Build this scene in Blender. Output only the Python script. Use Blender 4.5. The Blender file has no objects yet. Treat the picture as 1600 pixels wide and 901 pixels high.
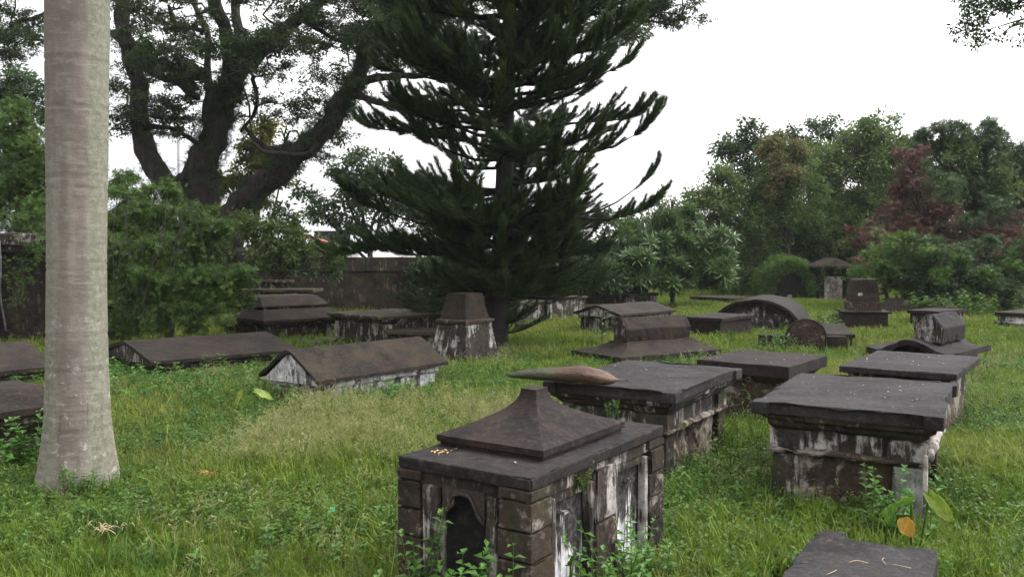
import bpy, bmesh, math, random
import numpy as np
from mathutils import Vector, Matrix, noise, Euler

# ------------------------------------------------------------------ camera
SC = bpy.context.scene
F = 1300.0; EYE = 1.65
PITCH = math.atan(50 / F)
cd = bpy.data.cameras.new('camera'); cam = bpy.data.objects.new('camera', cd)
SC.collection.objects.link(cam); SC.camera = cam
cam.location = (0, 0, EYE); cam.rotation_euler = (math.pi / 2 - PITCH, 0, 0)
cd.sensor_width = 36; cd.lens = 36 * F / 1600; cd.clip_start = .05; cd.clip_end = 5000

# ------------------------------------------------------------------ overcast sky and sun
SUN_EL = math.radians(52); SUN_ROT = math.radians(80)
wd = bpy.data.worlds.new('World'); SC.world = wd; wd.use_nodes = True
wn = wd.node_tree; wn.nodes.clear()
o_ = wn.nodes.new('ShaderNodeOutputWorld'); bg = wn.nodes.new('ShaderNodeBackground')
sk = wn.nodes.new('ShaderNodeTexSky'); sk.sky_type = 'NISHITA'; sk.sun_disc = False
sk.sun_elevation = SUN_EL; sk.sun_rotation = SUN_ROT; sk.dust_density = 4
tc = wn.nodes.new('ShaderNodeTexCoord'); cn = wn.nodes.new('ShaderNodeTexNoise')
mp = wn.nodes.new('ShaderNodeMapping'); mp.inputs['Scale'].default_value = (1, 1, 3)
wn.links.new(tc.outputs['Generated'], mp.inputs[0]); wn.links.new(mp.outputs[0], cn.inputs['Vector'])
cn.inputs['Scale'].default_value = 1.6; cn.inputs['Detail'].default_value = 5
cr = wn.nodes.new('ShaderNodeValToRGB')
cr.color_ramp.elements[0].position = .3; cr.color_ramp.elements[0].color = (.80, .81, .88, 1)
cr.color_ramp.elements[1].position = .62; cr.color_ramp.elements[1].color = (1, 1, 1, 1)
wn.links.new(cn.outputs['Fac'], cr.inputs[0])
sc_ = wn.nodes.new('ShaderNodeVectorMath'); sc_.operation = 'SCALE'; sc_.inputs['Scale'].default_value = 9.0
dt = wn.nodes.new('ShaderNodeVectorMath'); dt.operation = 'DOT_PRODUCT'; wn.links.new(tc.outputs['Generated'], dt.inputs[0])
dt.inputs[1].default_value = (math.sin(SUN_ROT) * math.cos(SUN_EL), math.cos(SUN_ROT) * math.cos(SUN_EL), math.sin(SUN_EL))
dr = wn.nodes.new('ShaderNodeMapRange'); wn.links.new(dt.outputs['Value'], dr.inputs[0])
dr.inputs[1].default_value = -.15; dr.inputs[2].default_value = .9; dr.inputs[3].default_value = .40; dr.inputs[4].default_value = 1.5
dm = wn.nodes.new('ShaderNodeVectorMath'); dm.operation = 'SCALE'; wn.links.new(cr.outputs[0], dm.inputs[0]); wn.links.new(dr.outputs[0], dm.inputs['Scale'])
wn.links.new(dm.outputs[0], sc_.inputs[0])
mx = wn.nodes.new('ShaderNodeMix'); mx.data_type = 'RGBA'; mx.inputs[0].default_value = .93
wn.links.new(sk.outputs[0], mx.inputs[6]); wn.links.new(sc_.outputs[0], mx.inputs[7])
wn.links.new(mx.outputs[2], bg.inputs['Color']); bg.inputs['Strength'].default_value = .13
wn.links.new(bg.outputs[0], o_.inputs['Surface'])
sl = bpy.data.lights.new('sun', 'SUN'); sl.energy = 1.5; sl.angle = math.radians(16); sl.color = (1, .97, .92)
so = bpy.data.objects.new('sun', sl); SC.collection.objects.link(so)
# from behind-right of the far trees, soft
sv = Vector((math.sin(SUN_ROT) * math.cos(SUN_EL), math.cos(SUN_ROT) * math.cos(SUN_EL), math.sin(SUN_EL)))
so.rotation_euler = sv.to_track_quat('Z', 'Y').to_euler()
SC.view_settings.view_transform = 'Standard'; SC.view_settings.look = 'None'
SC.view_settings.exposure = 1.05; SC.view_settings.gamma = 1
SC.render.engine = 'CYCLES'
SC.cycles.max_bounces = 6; SC.cycles.diffuse_bounces = 3; SC.cycles.glossy_bounces = 2
SC.cycles.transmission_bounces = 3; SC.cycles.transparent_max_bounces = 4

R = random.Random(7); NR = np.random.RandomState(11)
TAU = math.tau

# ------------------------------------------------------------------ surveying: photo ray -> place
def ray(px, py):
    a = (px - 800) / F; b = (450.5 - py) / F
    return Vector((a, math.cos(PITCH) + b * math.sin(PITCH), -math.sin(PITCH) + b * math.cos(PITCH)))
def P(px, py, z=0.0):
    d = ray(px, py); t = (z - EYE) / d.z
    return Vector((d.x * t, d.y * t, z))
def Q(px, py, dep):
    d = ray(px, py); t = dep / d.y
    return Vector((d.x * t, dep, EYE + d.z * t))
def rect(L, N, Rr, h):
    l, n, r = P(*L, h), P(*N, h), P(*Rr, h)
    u, v = n - l, r - n
    a1 = math.atan2(u.y, u.x); a2 = math.atan2(v.y, v.x) - math.pi / 2
    a = a1 + (a2 - a1) * v.length / (u.length + v.length)
    c = (l + r) / 2
    return c.x, c.y, a, u.length, v.length

# ------------------------------------------------------------------ bookkeeping
FOOT = []            # footprints where no grass grows: cx, cy, ang, hw, hl
def tag(o, label=None, cat=None, group=None, kind=None):
    if label: o['label'] = label
    if cat: o['category'] = cat
    if group: o['group'] = group
    if kind: o['kind'] = kind
    return o
def empty(name, loc=(0, 0, 0), rz=0, **k):
    o = bpy.data.objects.new(name, None); SC.collection.objects.link(o)
    o.location = loc; o.rotation_euler = (0, 0, rz); o.empty_display_size = .2
    return tag(o, **k)
def link(name, me, parent=None, loc=None, rot=None, **k):
    o = bpy.data.objects.new(name, me); SC.collection.objects.link(o)
    if parent: o.parent = parent
    if loc is not None: o.location = loc
    if rot is not None: o.rotation_euler = rot
    return tag(o, **k)
def obj(name, bm, m, parent=None, smooth=False, **k):
    me = bpy.data.meshes.new(name); bm.normal_update(); bm.to_mesh(me); bm.free()
    ms = m if isinstance(m, (list, tuple)) else [m]
    for q in ms: me.materials.append(q)
    if smooth:
        for p in me.polygons: p.use_smooth = True
    return link(name, me, parent, **k)
def npmesh(name, V, Fc, m, mats=None):
    """V (n,3); Fc list of arrays of equal-size faces"""
    me = bpy.data.meshes.new(name)
    V = np.asarray(V, dtype=np.float32)
    me.from_pydata(V.tolist(), [], [list(f) for f in Fc])
    me.materials.append(m)
    return me

# ------------------------------------------------------------------ shapes
def grid_sub(bm, cell):
    for _ in range(7):
        es = [e for e in bm.edges if e.calc_length() > cell * 1.5]
        if not es: break
        bmesh.ops.subdivide_edges(bm, edges=es, cuts=1, use_grid_fill=True)
def weather(bm, amp=.006, freq=6, cell=.08, seed=0, chip=0.0):
    grid_sub(bm, cell)
    bm.normal_update(); off = Vector((seed * 7.3, seed * 3.1, seed * 1.7))
    for v in bm.verts:
        p = v.co + off
        d = noise.noise(p * freq) * amp + noise.noise(p * freq * 3.1) * amp * .45
        if chip:
            sharp = max((e.calc_face_angle(0) for e in v.link_edges if len(e.link_faces) == 2), default=0)
            if sharp > .5:
                n = noise.noise(p * 9.0)
                if n > .12: d -= chip * (n - .12) * 4
        v.co += v.normal * d
def box(bm, c, s, rz=0, bev=0.0, seg=2, rx=0, ry=0):
    r = bmesh.ops.create_cube(bm, size=1)
    M = Matrix.Translation(c) @ Euler((rx, ry, rz)).to_matrix().to_4x4() @ Matrix.Diagonal((*s, 1))
    bmesh.ops.transform(bm, matrix=M, verts=r['verts'])
    if bev:
        es = list({e for v in r['verts'] for e in v.link_edges})
        bmesh.ops.bevel(bm, geom=es, offset=bev, segments=seg, affect='EDGES', profile=.6)
def wbox(c, s, bev=.01, amp=.005, cell=.09, chip=.01, seed=None, rz=0, freq=6, rx=0, ry=0):
    bm = bmesh.new(); box(bm, (0, 0, 0), s, 0, bev)
    weather(bm, amp, freq, cell, R.random() * 50 if seed is None else seed, chip)
    bmesh.ops.transform(bm, matrix=Matrix.Translation(c) @ Euler((rx, ry, rz)).to_matrix().to_4x4(), verts=bm.verts)
    return bm
def loft(rings, cap=True, bm=None):
    """rings: list of (hw, hl, z[, cx, cy]) rectangles"""
    bm = bm or bmesh.new(); prev = None; first = None
    for r in rings:
        hw, hl, z = r[:3]; cx, cy = (r[3], r[4]) if len(r) > 3 else (0, 0)
        vs = [bm.verts.new((cx + sx * hw, cy + sy * hl, z)) for sx, sy in ((-1, -1), (1, -1), (1, 1), (-1, 1))]
        if prev:
            for i in range(4): bm.faces.new((prev[i], prev[(i + 1) % 4], vs[(i + 1) % 4], vs[i]))
        else: first = vs
        prev = vs
    if cap:
        bm.faces.new(prev); bm.faces.new(first[::-1])
    return bm
def prism(profile, y0, y1, axis='y', bm=None):
    """closed profile [(a,z)] extruded along y (axis y) or along x"""
    bm = bm or bmesh.new()
    def mk(a, z, t): return (a, t, z) if axis == 'y' else (t, a, z)
    A = [bm.verts.new(mk(a, z, y0)) for a, z in profile]; B = [bm.verts.new(mk(a, z, y1)) for a, z in profile]
    n = len(A)
    for i in range(n): bm.faces.new((A[i], A[(i + 1) % n], B[(i + 1) % n], B[i]))
    bm.faces.new(A[::-1]); bm.faces.new(B)
    bmesh.ops.recalc_face_normals(bm, faces=bm.faces)
    return bm
def catmull(pts, n):
    pts = [Vector(p) for p in pts]
    if len(pts) == 2: return [pts[0].lerp(pts[1], i / n) for i in range(n + 1)]
    out = []; q = [pts[0] * 2 - pts[1]] + pts + [pts[-1] * 2 - pts[-2]]
    segs = len(pts) - 1
    for i in range(n + 1):
        t = i / n * segs; k = min(int(t), segs - 1); t -= k
        a, b, c, d = q[k], q[k + 1], q[k + 2], q[k + 3]
        out.append(.5 * ((2 * b) + (c - a) * t + (2 * a - 5 * b + 4 * c - d) * t * t + (3 * b - a - 3 * c + d) * t ** 3))
    return out
def interp(rs, n):
    m = len(rs) - 1
    return [rs[min(int(i / n * m), m - 1)] + (rs[min(int(i / n * m), m - 1) + 1] - rs[min(int(i / n * m), m - 1)]) * (i / n * m - min(int(i / n * m), m - 1)) for i in range(n + 1)]
class MB:
    """light mesh collector"""
    def __init__(s): s.V = []; s.F = []
    def tube(s, pts, radii, k=6, amp=0, freq=2, cap=True):
        n = len(pts); b = len(s.V); up = Vector((.13, .21, .97))
        prevx = None
        for i, p in enumerate(pts):
            t = (pts[min(i + 1, n - 1)] - pts[max(i - 1, 0)])
            if t.length < 1e-9: t = Vector((0, 0, 1))
            t.normalize()
            x = (prevx if prevx is not None else t.cross(up).cross(t) if abs(t.dot(up)) < .99 else Vector((1, 0, 0)))
            x = (x - t * x.dot(t)); 
            if x.length < 1e-6: x = t.orthogonal()
            x.normalize(); y = t.cross(x); prevx = x
            for j in range(k):
                a = j / k * TAU; d = x * math.cos(a) + y * math.sin(a); r = radii[i]
                if amp:
                    w = p + d * r
                    r *= 1 + amp * noise.noise(Vector((w.x * freq, w.y * freq, w.z * freq * .5)))
                s.V.append(tuple(p + d * r))
        for i in range(n - 1):
            for j in range(k):
                a = b + i * k + j; c = b + i * k + (j + 1) % k
                s.F.append((a, c, c + k, a + k))
        if cap:
            s.F.append(tuple(b + (n - 1) * k + j for j in range(k)))
            s.F.append(tuple(b + j for j in range(k))[::-1])
    def build(s, name, m, parent=None, smooth=True, **kw):
        me = bpy.data.meshes.new(name); me.from_pydata(s.V, [], s.F); me.materials.append(m)
        if smooth: me.shade_smooth()
        return link(name, me, parent, **kw)

# ------------------------------------------------------------------ materials
class NG:
    def __init__(s, name):
        s.m = bpy.data.materials.new(name); s.m.use_nodes = True
        s.t = s.m.node_tree; s.t.nodes.clear()
    def n(s, typ, **k):
        nd = s.t.nodes.new(typ)
        for a, b in k.items():
            if a.startswith('i_'):
                key = a[2:]
                nd.inputs[int(key) if key.isdigit() else key].default_value = b
            else: setattr(nd, a, b)
        return nd
    def l(s, a, b): s.t.links.new(a, b)
    def pos(s, scale=(1, 1, 1), obj_space=False):
        g = s.n('ShaderNodeNewGeometry') if not obj_space else s.n('ShaderNodeTexCoord')
        mp = s.n('ShaderNodeMapping'); mp.inputs['Scale'].default_value = scale
        s.l(g.outputs['Object' if obj_space else 'Position'], mp.inputs[0]); return mp.outputs[0]
    def noise(s, vec, scale, detail=6, rough=.6, dist=0):
        nd = s.n('ShaderNodeTexNoise'); s.l(vec, nd.inputs['Vector'])
        nd.inputs['Scale'].default_value = scale; nd.inputs['Detail'].default_value = detail
        nd.inputs['Roughness'].default_value = rough; nd.inputs['Distortion'].default_value = dist
        return nd.outputs['Fac']
    def ramp(s, fac, a, b):
        nd = s.n('ShaderNodeMapRange', interpolation_type='SMOOTHSTEP'); s.l(fac, nd.inputs[0])
        nd.inputs[1].default_value = a; nd.inputs[2].default_value = b
        return nd.outputs[0]
    def mul(s, a, b, op='MULTIPLY'):
        nd = s.n('ShaderNodeMath', operation=op)
        for i, q in enumerate((a, b)):
            if isinstance(q, (int, float)): nd.inputs[i].default_value = q
            else: s.l(q, nd.inputs[i])
        return nd.outputs[0]
    def mix(s, f, a, b):
        nd = s.n('ShaderNodeMix', data_type='RGBA')
        for i, q in ((0, f), (6, a), (7, b)):
            if isinstance(q, (int, float)): nd.inputs[i].default_value = q
            elif isinstance(q, tuple): nd.inputs[i].default_value = (*q, 1)
            else: s.l(q, nd.inputs[i])
        return nd.outputs[2]
    def out(s, col, rough=.85, bump=None, bdist=.01, spec=.3, transl=0.0, tcol=None):
        o = s.n('ShaderNodeOutputMaterial'); p = s.n('ShaderNodeBsdfPrincipled')
        if isinstance(col, tuple): p.inputs['Base Color'].default_value = (*col, 1)
        else: s.l(col, p.inputs['Base Color'])
        if isinstance(rough, (int, float)): p.inputs['Roughness'].default_value = rough
        else: s.l(rough, p.inputs['Roughness'])
        p.inputs['Specular IOR Level'].default_value = spec
        if bump is not None:
            b = s.n('ShaderNodeBump'); b.inputs['Distance'].default_value = bdist; s.l(bump, b.inputs['Height'])
            b.inputs['Strength'].default_value = .9; s.l(b.outputs[0], p.inputs['Normal'])
        if transl:
            t = s.n('ShaderNodeBsdfTranslucent'); mxx = s.n('ShaderNodeMixShader'); mxx.inputs[0].default_value = transl
            cc = tcol or col
            if isinstance(cc, tuple): t.inputs[0].default_value = (*cc, 1)
            else: s.l(cc, t.inputs[0])
            s.l(p.outputs[0], mxx.inputs[1]); s.l(t.outputs[0], mxx.inputs[2]); s.l(mxx.outputs[0], o.inputs[0])
        else: s.l(p.outputs[0], o.inputs[0])
        return s.m

def stone(name, dark, mid, light=None, light_amt=.5, moss=0.0, streak=True, seed=0, rust=0.0, spots=.3, rough=.85, lscale=3.0):
    g = NG(name); p = g.pos(); mp = g.n('ShaderNodeMapping'); g.l(p, mp.inputs[0]); mp.inputs['Location'].default_value = (seed, seed * 2, seed * 3); p = mp.outputs[0]
    n1 = g.noise(p, 2.2, 8, .65); n2 = g.noise(p, 26, 6, .7); n3 = g.noise(p, 9, 5, .6)
    col = g.mix(g.ramp(n1, .38, .62), dark, mid)
    col = g.mix(g.ramp(n2, .45, .8), col, tuple(min(1, c * 1.9 + .01) for c in mid))
    fine = g.noise(p, 110, 3, .7)
    col = g.mix(g.mul(g.ramp(fine, .35, .65), .45), col, tuple(c * .35 for c in dark))
    if rust:
        col = g.mix(g.mul(g.ramp(g.noise(p, 4.5, 6), .45, .62), rust), col, (.055, .028, .018))
    if light:
        m2 = g.n('ShaderNodeMapping'); g.l(p, m2.inputs[0]); m2.inputs['Scale'].default_value = (1, 1, .16) if streak else (1, 1, 1)
        s1 = g.noise(m2.outputs[0], 14 if streak else 7, 7, .7, .3); s2 = g.noise(p, lscale, 7, .7)
        v = g.mul(g.mul(s1, .55), g.mul(s2, .55), 'ADD')
        th = .66 - .3 * light_amt
        k = g.ramp(v, th, th + .07)
        lc = g.mix(g.ramp(n3, .35, .7), tuple(c * .45 for c in light), light)
        lc = g.mix(g.mul(g.ramp(n2, .5, .62), .5), lc, mid)
        col = g.mix(k, col, lc)
    if moss:
        col = g.mix(g.mul(g.ramp(g.noise(p, 3.1, 8, .7), .5, .62), moss), col, (.055, .07, .018))
    if spots:
        vo = g.n('ShaderNodeTexVoronoi'); g.l(p, vo.inputs['Vector']); vo.inputs['Scale'].default_value = 16
        k = g.mul(g.ramp(g.mul(vo.outputs['Distance'], g.mul(n3, .35), 'SUBTRACT'), .07, .0), spots)
        col = g.mix(k, col, (.24, .22, .2))
    h = g.mul(g.mul(n2, .5), g.mul(n3, .8), 'ADD'); h = g.mul(h, g.mul(fine, .25), 'ADD')
    return g.out(col, rough, h, .012, .25)

def leafmat(name, a, b, c=None, transl=.35, rough=.5, patch=None, spec=.3, pscale=.35):
    g = NG(name); oi = g.n('ShaderNodeObjectInfo'); p = g.pos()
    col = g.mix(g.ramp(oi.outputs['Random'], 0, 1), a, b)
    nn = g.noise(p, .9, 5)
    if c: col = g.mix(g.ramp(nn, .5, .68), col, c)
    if patch: col = g.mix(g.mul(g.ramp(g.noise(p, pscale, 5), .47, .62), .85), col, patch)
    # single leaves differ a little too
    fn = g.noise(p, 9, 2); hs = g.n('ShaderNodeHueSaturation'); g.l(col, hs.inputs['Color'])
    mr = g.n('ShaderNodeMapRange'); g.l(fn, mr.inputs[0]); mr.inputs[1].default_value = .3; mr.inputs[2].default_value = .7
    mr.inputs[3].default_value = .6; mr.inputs[4].default_value = 1.45; g.l(mr.outputs[0], hs.inputs['Value'])
    return g.out(hs.outputs[0], rough, None, spec=spec, transl=transl)

M = {}
M['top'] = stone('dark_algae_stone', (.007, .006, .0058), (.024, .020, .020), None, spots=.06, seed=1, rust=.15)
M['top_b'] = stone('brown_algae_stone', (.009, .007, .006), (.024, .0175, .015), None, spots=.04, seed=4, rust=.28)
M['top_g'] = stone('grey_stone', (.010, .009, .0095), (.036, .032, .033), None, spots=.08, seed=9, rust=.1)
M['roof'] = stone('roof_stone', (.0095, .007, .0056), (.025, .018, .0135), None, spots=.04, seed=14, rust=.3, moss=.12)
M['mossy'] = stone('mossy_stone', (.028, .021, .015), (.055, .042, .028), (.3, .27, .24), .22, moss=.75, spots=.1, seed=21, rust=.5)
M['side'] = stone('stained_plaster', (.015, .0125, .011), (.045, .037, .032), (.46, .42, .40), .38, moss=.25, spots=.1, seed=2, rust=.3)
M['side_w'] = stone('whitewashed_plaster', (.03, .027, .027), (.09, .08, .08), (.74, .71, .72), .56, moss=.12, spots=.0, seed=6, lscale=2)
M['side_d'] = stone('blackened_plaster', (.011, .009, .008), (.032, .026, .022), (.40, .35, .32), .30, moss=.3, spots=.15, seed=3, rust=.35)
M['quoin'] = stone('laterite_block', (.014, .010, .008), (.042, .031, .022), (.28, .24, .21), .28, streak=False, moss=.25, spots=.25, seed=5, rust=.5)
M['rubble'] = stone('rubble_masonry', (.015, .011, .009), (.065, .047, .034), (.36, .31, .26), .42, streak=False, moss=.35, spots=.2, seed=8, rust=.6)
M['white_panel'] = stone('white_limewash', (.04, .035, .037), (.2, .19, .19), (.80, .78, .80), .66, spots=0, seed=33, lscale=2.4)
M['pier'] = stone('grey_render', (.07, .07, .068), (.15, .15, .145), (.34, .34, .33), .4, moss=.3, spots=.1, seed=12)
M['edge'] = stone('flaking_lime_edge', (.06, .05, .045), (.2, .18, .16), (.50, .44, .40), .5, streak=False, spots=0, seed=17)
M['brickwall'] = stone('old_red_brick', (.018, .010, .008), (.058, .032, .025), (.24, .19, .17), .2, streak=False, moss=.3, seed=18)
def panel_mat():
    g = NG('streaked_limewash'); p = g.pos(); sp = g.n('ShaderNodeSeparateXYZ'); g.l(p, sp.inputs[0])
    m2 = g.n('ShaderNodeMapping'); g.l(p, m2.inputs[0]); m2.inputs['Scale'].default_value = (1, 1, .13); st = g.noise(m2.outputs[0], 34, 6, .65, .6)
    m3 = g.n('ShaderNodeMapping'); g.l(p, m3.inputs[0]); m3.inputs['Scale'].default_value = (1, 1, .35); bl = g.noise(m3.outputs[0], 6, 4, .6)
    h = g.mul(g.mul(sp.outputs[2], -.75), .30, 'ADD')
    v = g.mul(g.mul(g.mul(st, .8), g.mul(bl, .9), 'ADD'), h, 'ADD')
    n2 = g.noise(p, 40, 5)
    w = g.mix(g.ramp(n2, .3, .7), (.50, .48, .50), (.72, .70, .72)); d = g.mix(g.ramp(n2, .4, .7), (.022, .018, .018), (.09, .08, .08))
    col = g.mix(g.ramp(v, .86, 1.0), d, w)
    return g.out(col, .85, n2, .004)
M['white_panel'] = panel_mat()
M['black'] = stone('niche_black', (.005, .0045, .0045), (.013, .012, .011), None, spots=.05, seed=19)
M['wall'] = stone('boundary_wall_plaster', (.016, .0125, .010), (.045, .036, .028), (.17, .125, .105), .25, streak=True, moss=.4, spots=.1, seed=22, rust=.4)

# ================================================================== ground
def ground_z(x, y):
    w = .035 * noise.noise(Vector((x * .35, y * .35, 0))) + .02 * noise.noise(Vector((x * 1.1, y * 1.1, 5)))
    return w - .02
def make_ground():
    g = NG('soil_and_grass_roots'); p = g.pos()
    c = g.mix(g.ramp(g.noise(p, .8, 7), .35, .65), (.022, .030, .010), (.045, .055, .018))
    c = g.mix(g.ramp(g.noise(p, 11, 5), .5, .7), c, (.035, .026, .015))
    m = g.out(c, .95, g.noise(p, 30, 5), .02)
    xs = np.concatenate([[-1500, -300, -80], np.arange(-34, 34.1, .5), [80, 300, 1500]])
    ys = np.concatenate([[-600, -60, -15], np.arange(-4, 44.1, .5), [80, 300, 1500]])
    V = [(x, y, ground_z(x, y) if abs(x) < 40 and -5 < y < 50 else -.02) for y in ys for x in xs]
    n = len(xs); Fc = [(j * n + i, j * n + i + 1, (j + 1) * n + i + 1, (j + 1) * n + i) for j in range(len(ys) - 1) for i in range(n - 1)]
    me = npmesh('ground', V, Fc, m); me.shade_smooth()
    link('ground', me, kind='structure')
make_ground()

# ================================================================== tombs
def tomb(name, cx, cy, a, label, cat, hw, hl, pad=.0, group=None):
    FOOT.append((cx, cy, a, hw + pad, hl + pad))
    return empty(name, (cx, cy, 0), a, label=label, cat=cat, group=group)
def part(name, bm, m, parent, **k): return obj(name, bm, m, parent, **k)
def wloft(rings, amp=.006, cell=.1, chip=.008, bev=.008, freq=6):
    bm = loft(rings)
    if bev:
        bmesh.ops.bevel(bm, geom=[e for e in bm.edges if e.calc_face_angle(0) > .5], offset=bev, segments=2, affect='EDGES', profile=.6)
    weather(bm, amp, freq, cell, R.random() * 50, chip)
    return bm

# ---- 1. near tomb with concave lid --------------------------------------------------
H1 = .74
cx, cy, a, W, D = rect((619, 711), (829, 747), (1039, 664), H1)
def near_tomb():
    hw, hl = W / 2, D / 2
    t = tomb('chest_tomb', cx, cy, a, 'nearest chest tomb with a concave peaked dark lid and white streaked side panels', 'tomb', hw, hl)
    # recessed core
    part('body', wbox((0, 0, .33), (W - .13, D - .13, .62), .01, .008, .09, .01), M['side'], t)
    part('top_slab', wbox((0, 0, H1 - .028), (W + .004, D + .004, .056), .009, .0025, .04, .004), M['top'], t)
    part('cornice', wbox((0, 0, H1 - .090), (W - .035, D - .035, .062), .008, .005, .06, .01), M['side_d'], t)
    # quoins: three courses of blocks at each corner, separated by recessed joints
    qs = .17
    zs = [(-.03, .118), (.126, .248), (.256, .378), (.386, .506), (.514, .632), (.640, H1 - .056)]
    for sx in (-1, 1):
        for sy in (-1, 1):
            for k, (z0, z1) in enumerate(zs):
                w = (qs if sx > 0 else .135) + R.uniform(-.008, .008); d = qs + R.uniform(-.012, .012)
                part('quoin_block', wbox((sx * (hw - w / 2 + .004), sy * (hl - d / 2 + .004), (z0 + z1) / 2), (w, d, z1 - z0), .006, .006, .045, .012, freq=11), M['quoin'], t)
    # front face (y = -hl): niche with bracket arch between pilasters
    y = -hl + .035; x0, x1 = -hw + .135, hw - qs
    part('pilaster', wbox((x0 + .05, y, .32), (.085, .07, .62), .008, .006, .05, .014), M['side'], t)
    part('pilaster', wbox((x1 - .035, y, .32), (.06, .07, .62), .008, .006, .05, .014), M['side'], t)
    nx0, nx1 = x0 + .11, x1 - .075; c = (nx0 + nx1) / 2; r = (nx1 - nx0) / 2
    # plate with a bracket-arch opening
    arch = [(-1, .0), (-1, .505), (-.84, .518), (-.70, .535), (-.58, .572), (-.42, .606), (-.15, .618), (.12, .620), (.36, .612), (.52, .580), (.64, .548), (.82, .525), (1, .505), (1, .0)]
    op = [(c + u * r, z) for u, z in arch]
    bm = bmesh.new(); top = H1 - .10
    lo = [bm.verts.new((x, y - .022, z)) for x, z in op]; up = [bm.verts.new((x, y - .022, top)) for x, z in op]
    for i in range(len(op) - 1):
        if op[i + 1][0] - op[i][0] > 1e-4: bm.faces.new((lo[i], lo[i + 1], up[i + 1], up[i]))
    ext = bmesh.ops.extrude_face_region(bm, geom=bm.faces[:])
    bmesh.ops.translate(bm, vec=(0, .05, 0), verts=[v for v in ext['geom'] if isinstance(v, bmesh.types.BMVert)])
    bmesh.ops.delete(bm, geom=[v for v in bm.verts if not v.link_faces], context='VERTS')
    bmesh.ops.recalc_face_normals(bm, faces=bm.faces)
    weather(bm, .007, 9, .035, 4, .012)
    part('niche_surround', bm, M['side'], t)
    rim = MB(); rim.tube([Vector((x, y - .028, z - .004)) for x, z in op[1:-1]], [.008 + .005 * noise.noise(Vector((i * 2.3, 2, 1))) for i in range(len(op) - 2)], 7, 1.0, 42)
    rim.build('niche_moulding', M['side'], t)
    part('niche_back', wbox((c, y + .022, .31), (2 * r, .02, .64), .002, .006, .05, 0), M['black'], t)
    # right face (x = hw): quoins, two recessed panels, central pier
    x = hw - .035; y0, y1 = -hl + qs, hl - qs; L = y1 - y0
    pier = .20
    part('pier_block', wbox((hw - .045, 0.0, .53), (.10, pier, .25), .006, .006, .05, .012), M['side'], t)
    part('pier_block', wbox((hw - .045, 0.0, .30), (.10, pier, .19), .006, .007, .05, .012), M['quoin'], t)
    part('pier_block', wbox((hw - .045, 0.0, .10), (.10, pier, .20), .006, .007, .05, .012), M['quoin'], t)
    for s in (-1, 1):
        ya = (y0 if s < 0 else pier / 2); yb = (-pier / 2 if s < 0 else y1)
        for yy in (ya + .02, yb - .02):
            part('panel_frame', wbox((x + .006, yy, .31), (.045, .035, .60), .008, .004, .05, .012), M['side'], t)
        part('panel_frame', wbox((x - .006, (ya + yb) / 2, .60), (.03, yb - ya - .08, .05), .006, .005, .05, .01), M['side_d'], t)
        part('wall_panel', wbox((x - .040, (ya + yb) / 2, .285), (.03, yb - ya - .05, .58), .004, .006, .04, 0), M['white_panel'], t)
        part('panel_drip_stone', wbox((x + .0, (ya + yb) / 2 + .03 * s, .515), (.035, .075, .022), .006, .008, .02, .012), M['side'], t)
    # lid: thin plinth and concave peaked cap
    lx, ly, la, LW, LD = rect((680, 681), (849.5, 706), (978, 660), H1 + .045)
    v = Matrix.Rotation(-a, 3, 'Z') @ Vector((lx - cx, ly - cy, 0))
    w2, l2 = LW / 2, LD / 2
    part('lid_plinth', wloft([(w2 - .012, l2 - .012, H1 - .002, v.x, v.y), (w2 - .012, l2 - .012, H1 + .022, v.x, v.y)], .002, .1, .004, .004), M['top_b'], t)
    rings = [(w2, l2, H1 + .022, v.x, v.y), (w2, l2, H1 + .052, v.x, v.y)]
    for k in range(0, 13):
        u = k / 12; s = (1 - u) ** 2.3
        rings.append((.045 + (w2 - .05) * s, .055 + (l2 - .06) * s, H1 + .054 + .20 * u ** .92, v.x, v.y))
    bm = loft(rings); weather(bm, .003, 8, .05, 3, .0)
    part('lid', bm, M['top_b'], t)
    return t
T1 = near_tomb(); T1geo = (cx, cy, a, W, D)

# ---- flat-slab chest tombs ---------------------------------------------------------
def ressaut_slab(hw, hl, z0, z1, rx=.28, pr=.02, over=0):
    """slab outline with corner pieces standing slightly proud"""
    q = []
    rxx, rly = rx * hw, rx * hl
    P4 = [(-hw, -hl), (-hw + rxx, -hl), (-hw + rxx, -hl + pr), (hw - rxx, -hl + pr), (hw - rxx, -hl), (hw, -hl),
          (hw, -hl + rly), (hw - pr, -hl + rly), (hw - pr, hl - rly), (hw, hl - rly), (hw, hl),
          (hw - rxx, hl), (hw - rxx, hl - pr), (-hw + rxx, hl - pr), (-hw + rxx, hl), (-hw, hl),
          (-hw, hl - rly), (-hw + pr, hl - rly), (-hw + pr, -hl + rly), (-hw, -hl + rly)]
    bm = bmesh.new()
    A = [bm.verts.new((x, y, z0)) for x, y in P4]; B = [bm.verts.new((x, y, z1)) for x, y in P4]
    n = len(A)
    for i in range(n): bm.faces.new((A[i], A[(i + 1) % n], B[(i + 1) % n], B[i]))
    bm.faces.new(A[::-1]); bm.faces.new(B)
    bmesh.ops.triangulate(bm, faces=[f for f in bm.faces if len(f.verts) > 4])
    return bm
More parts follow.
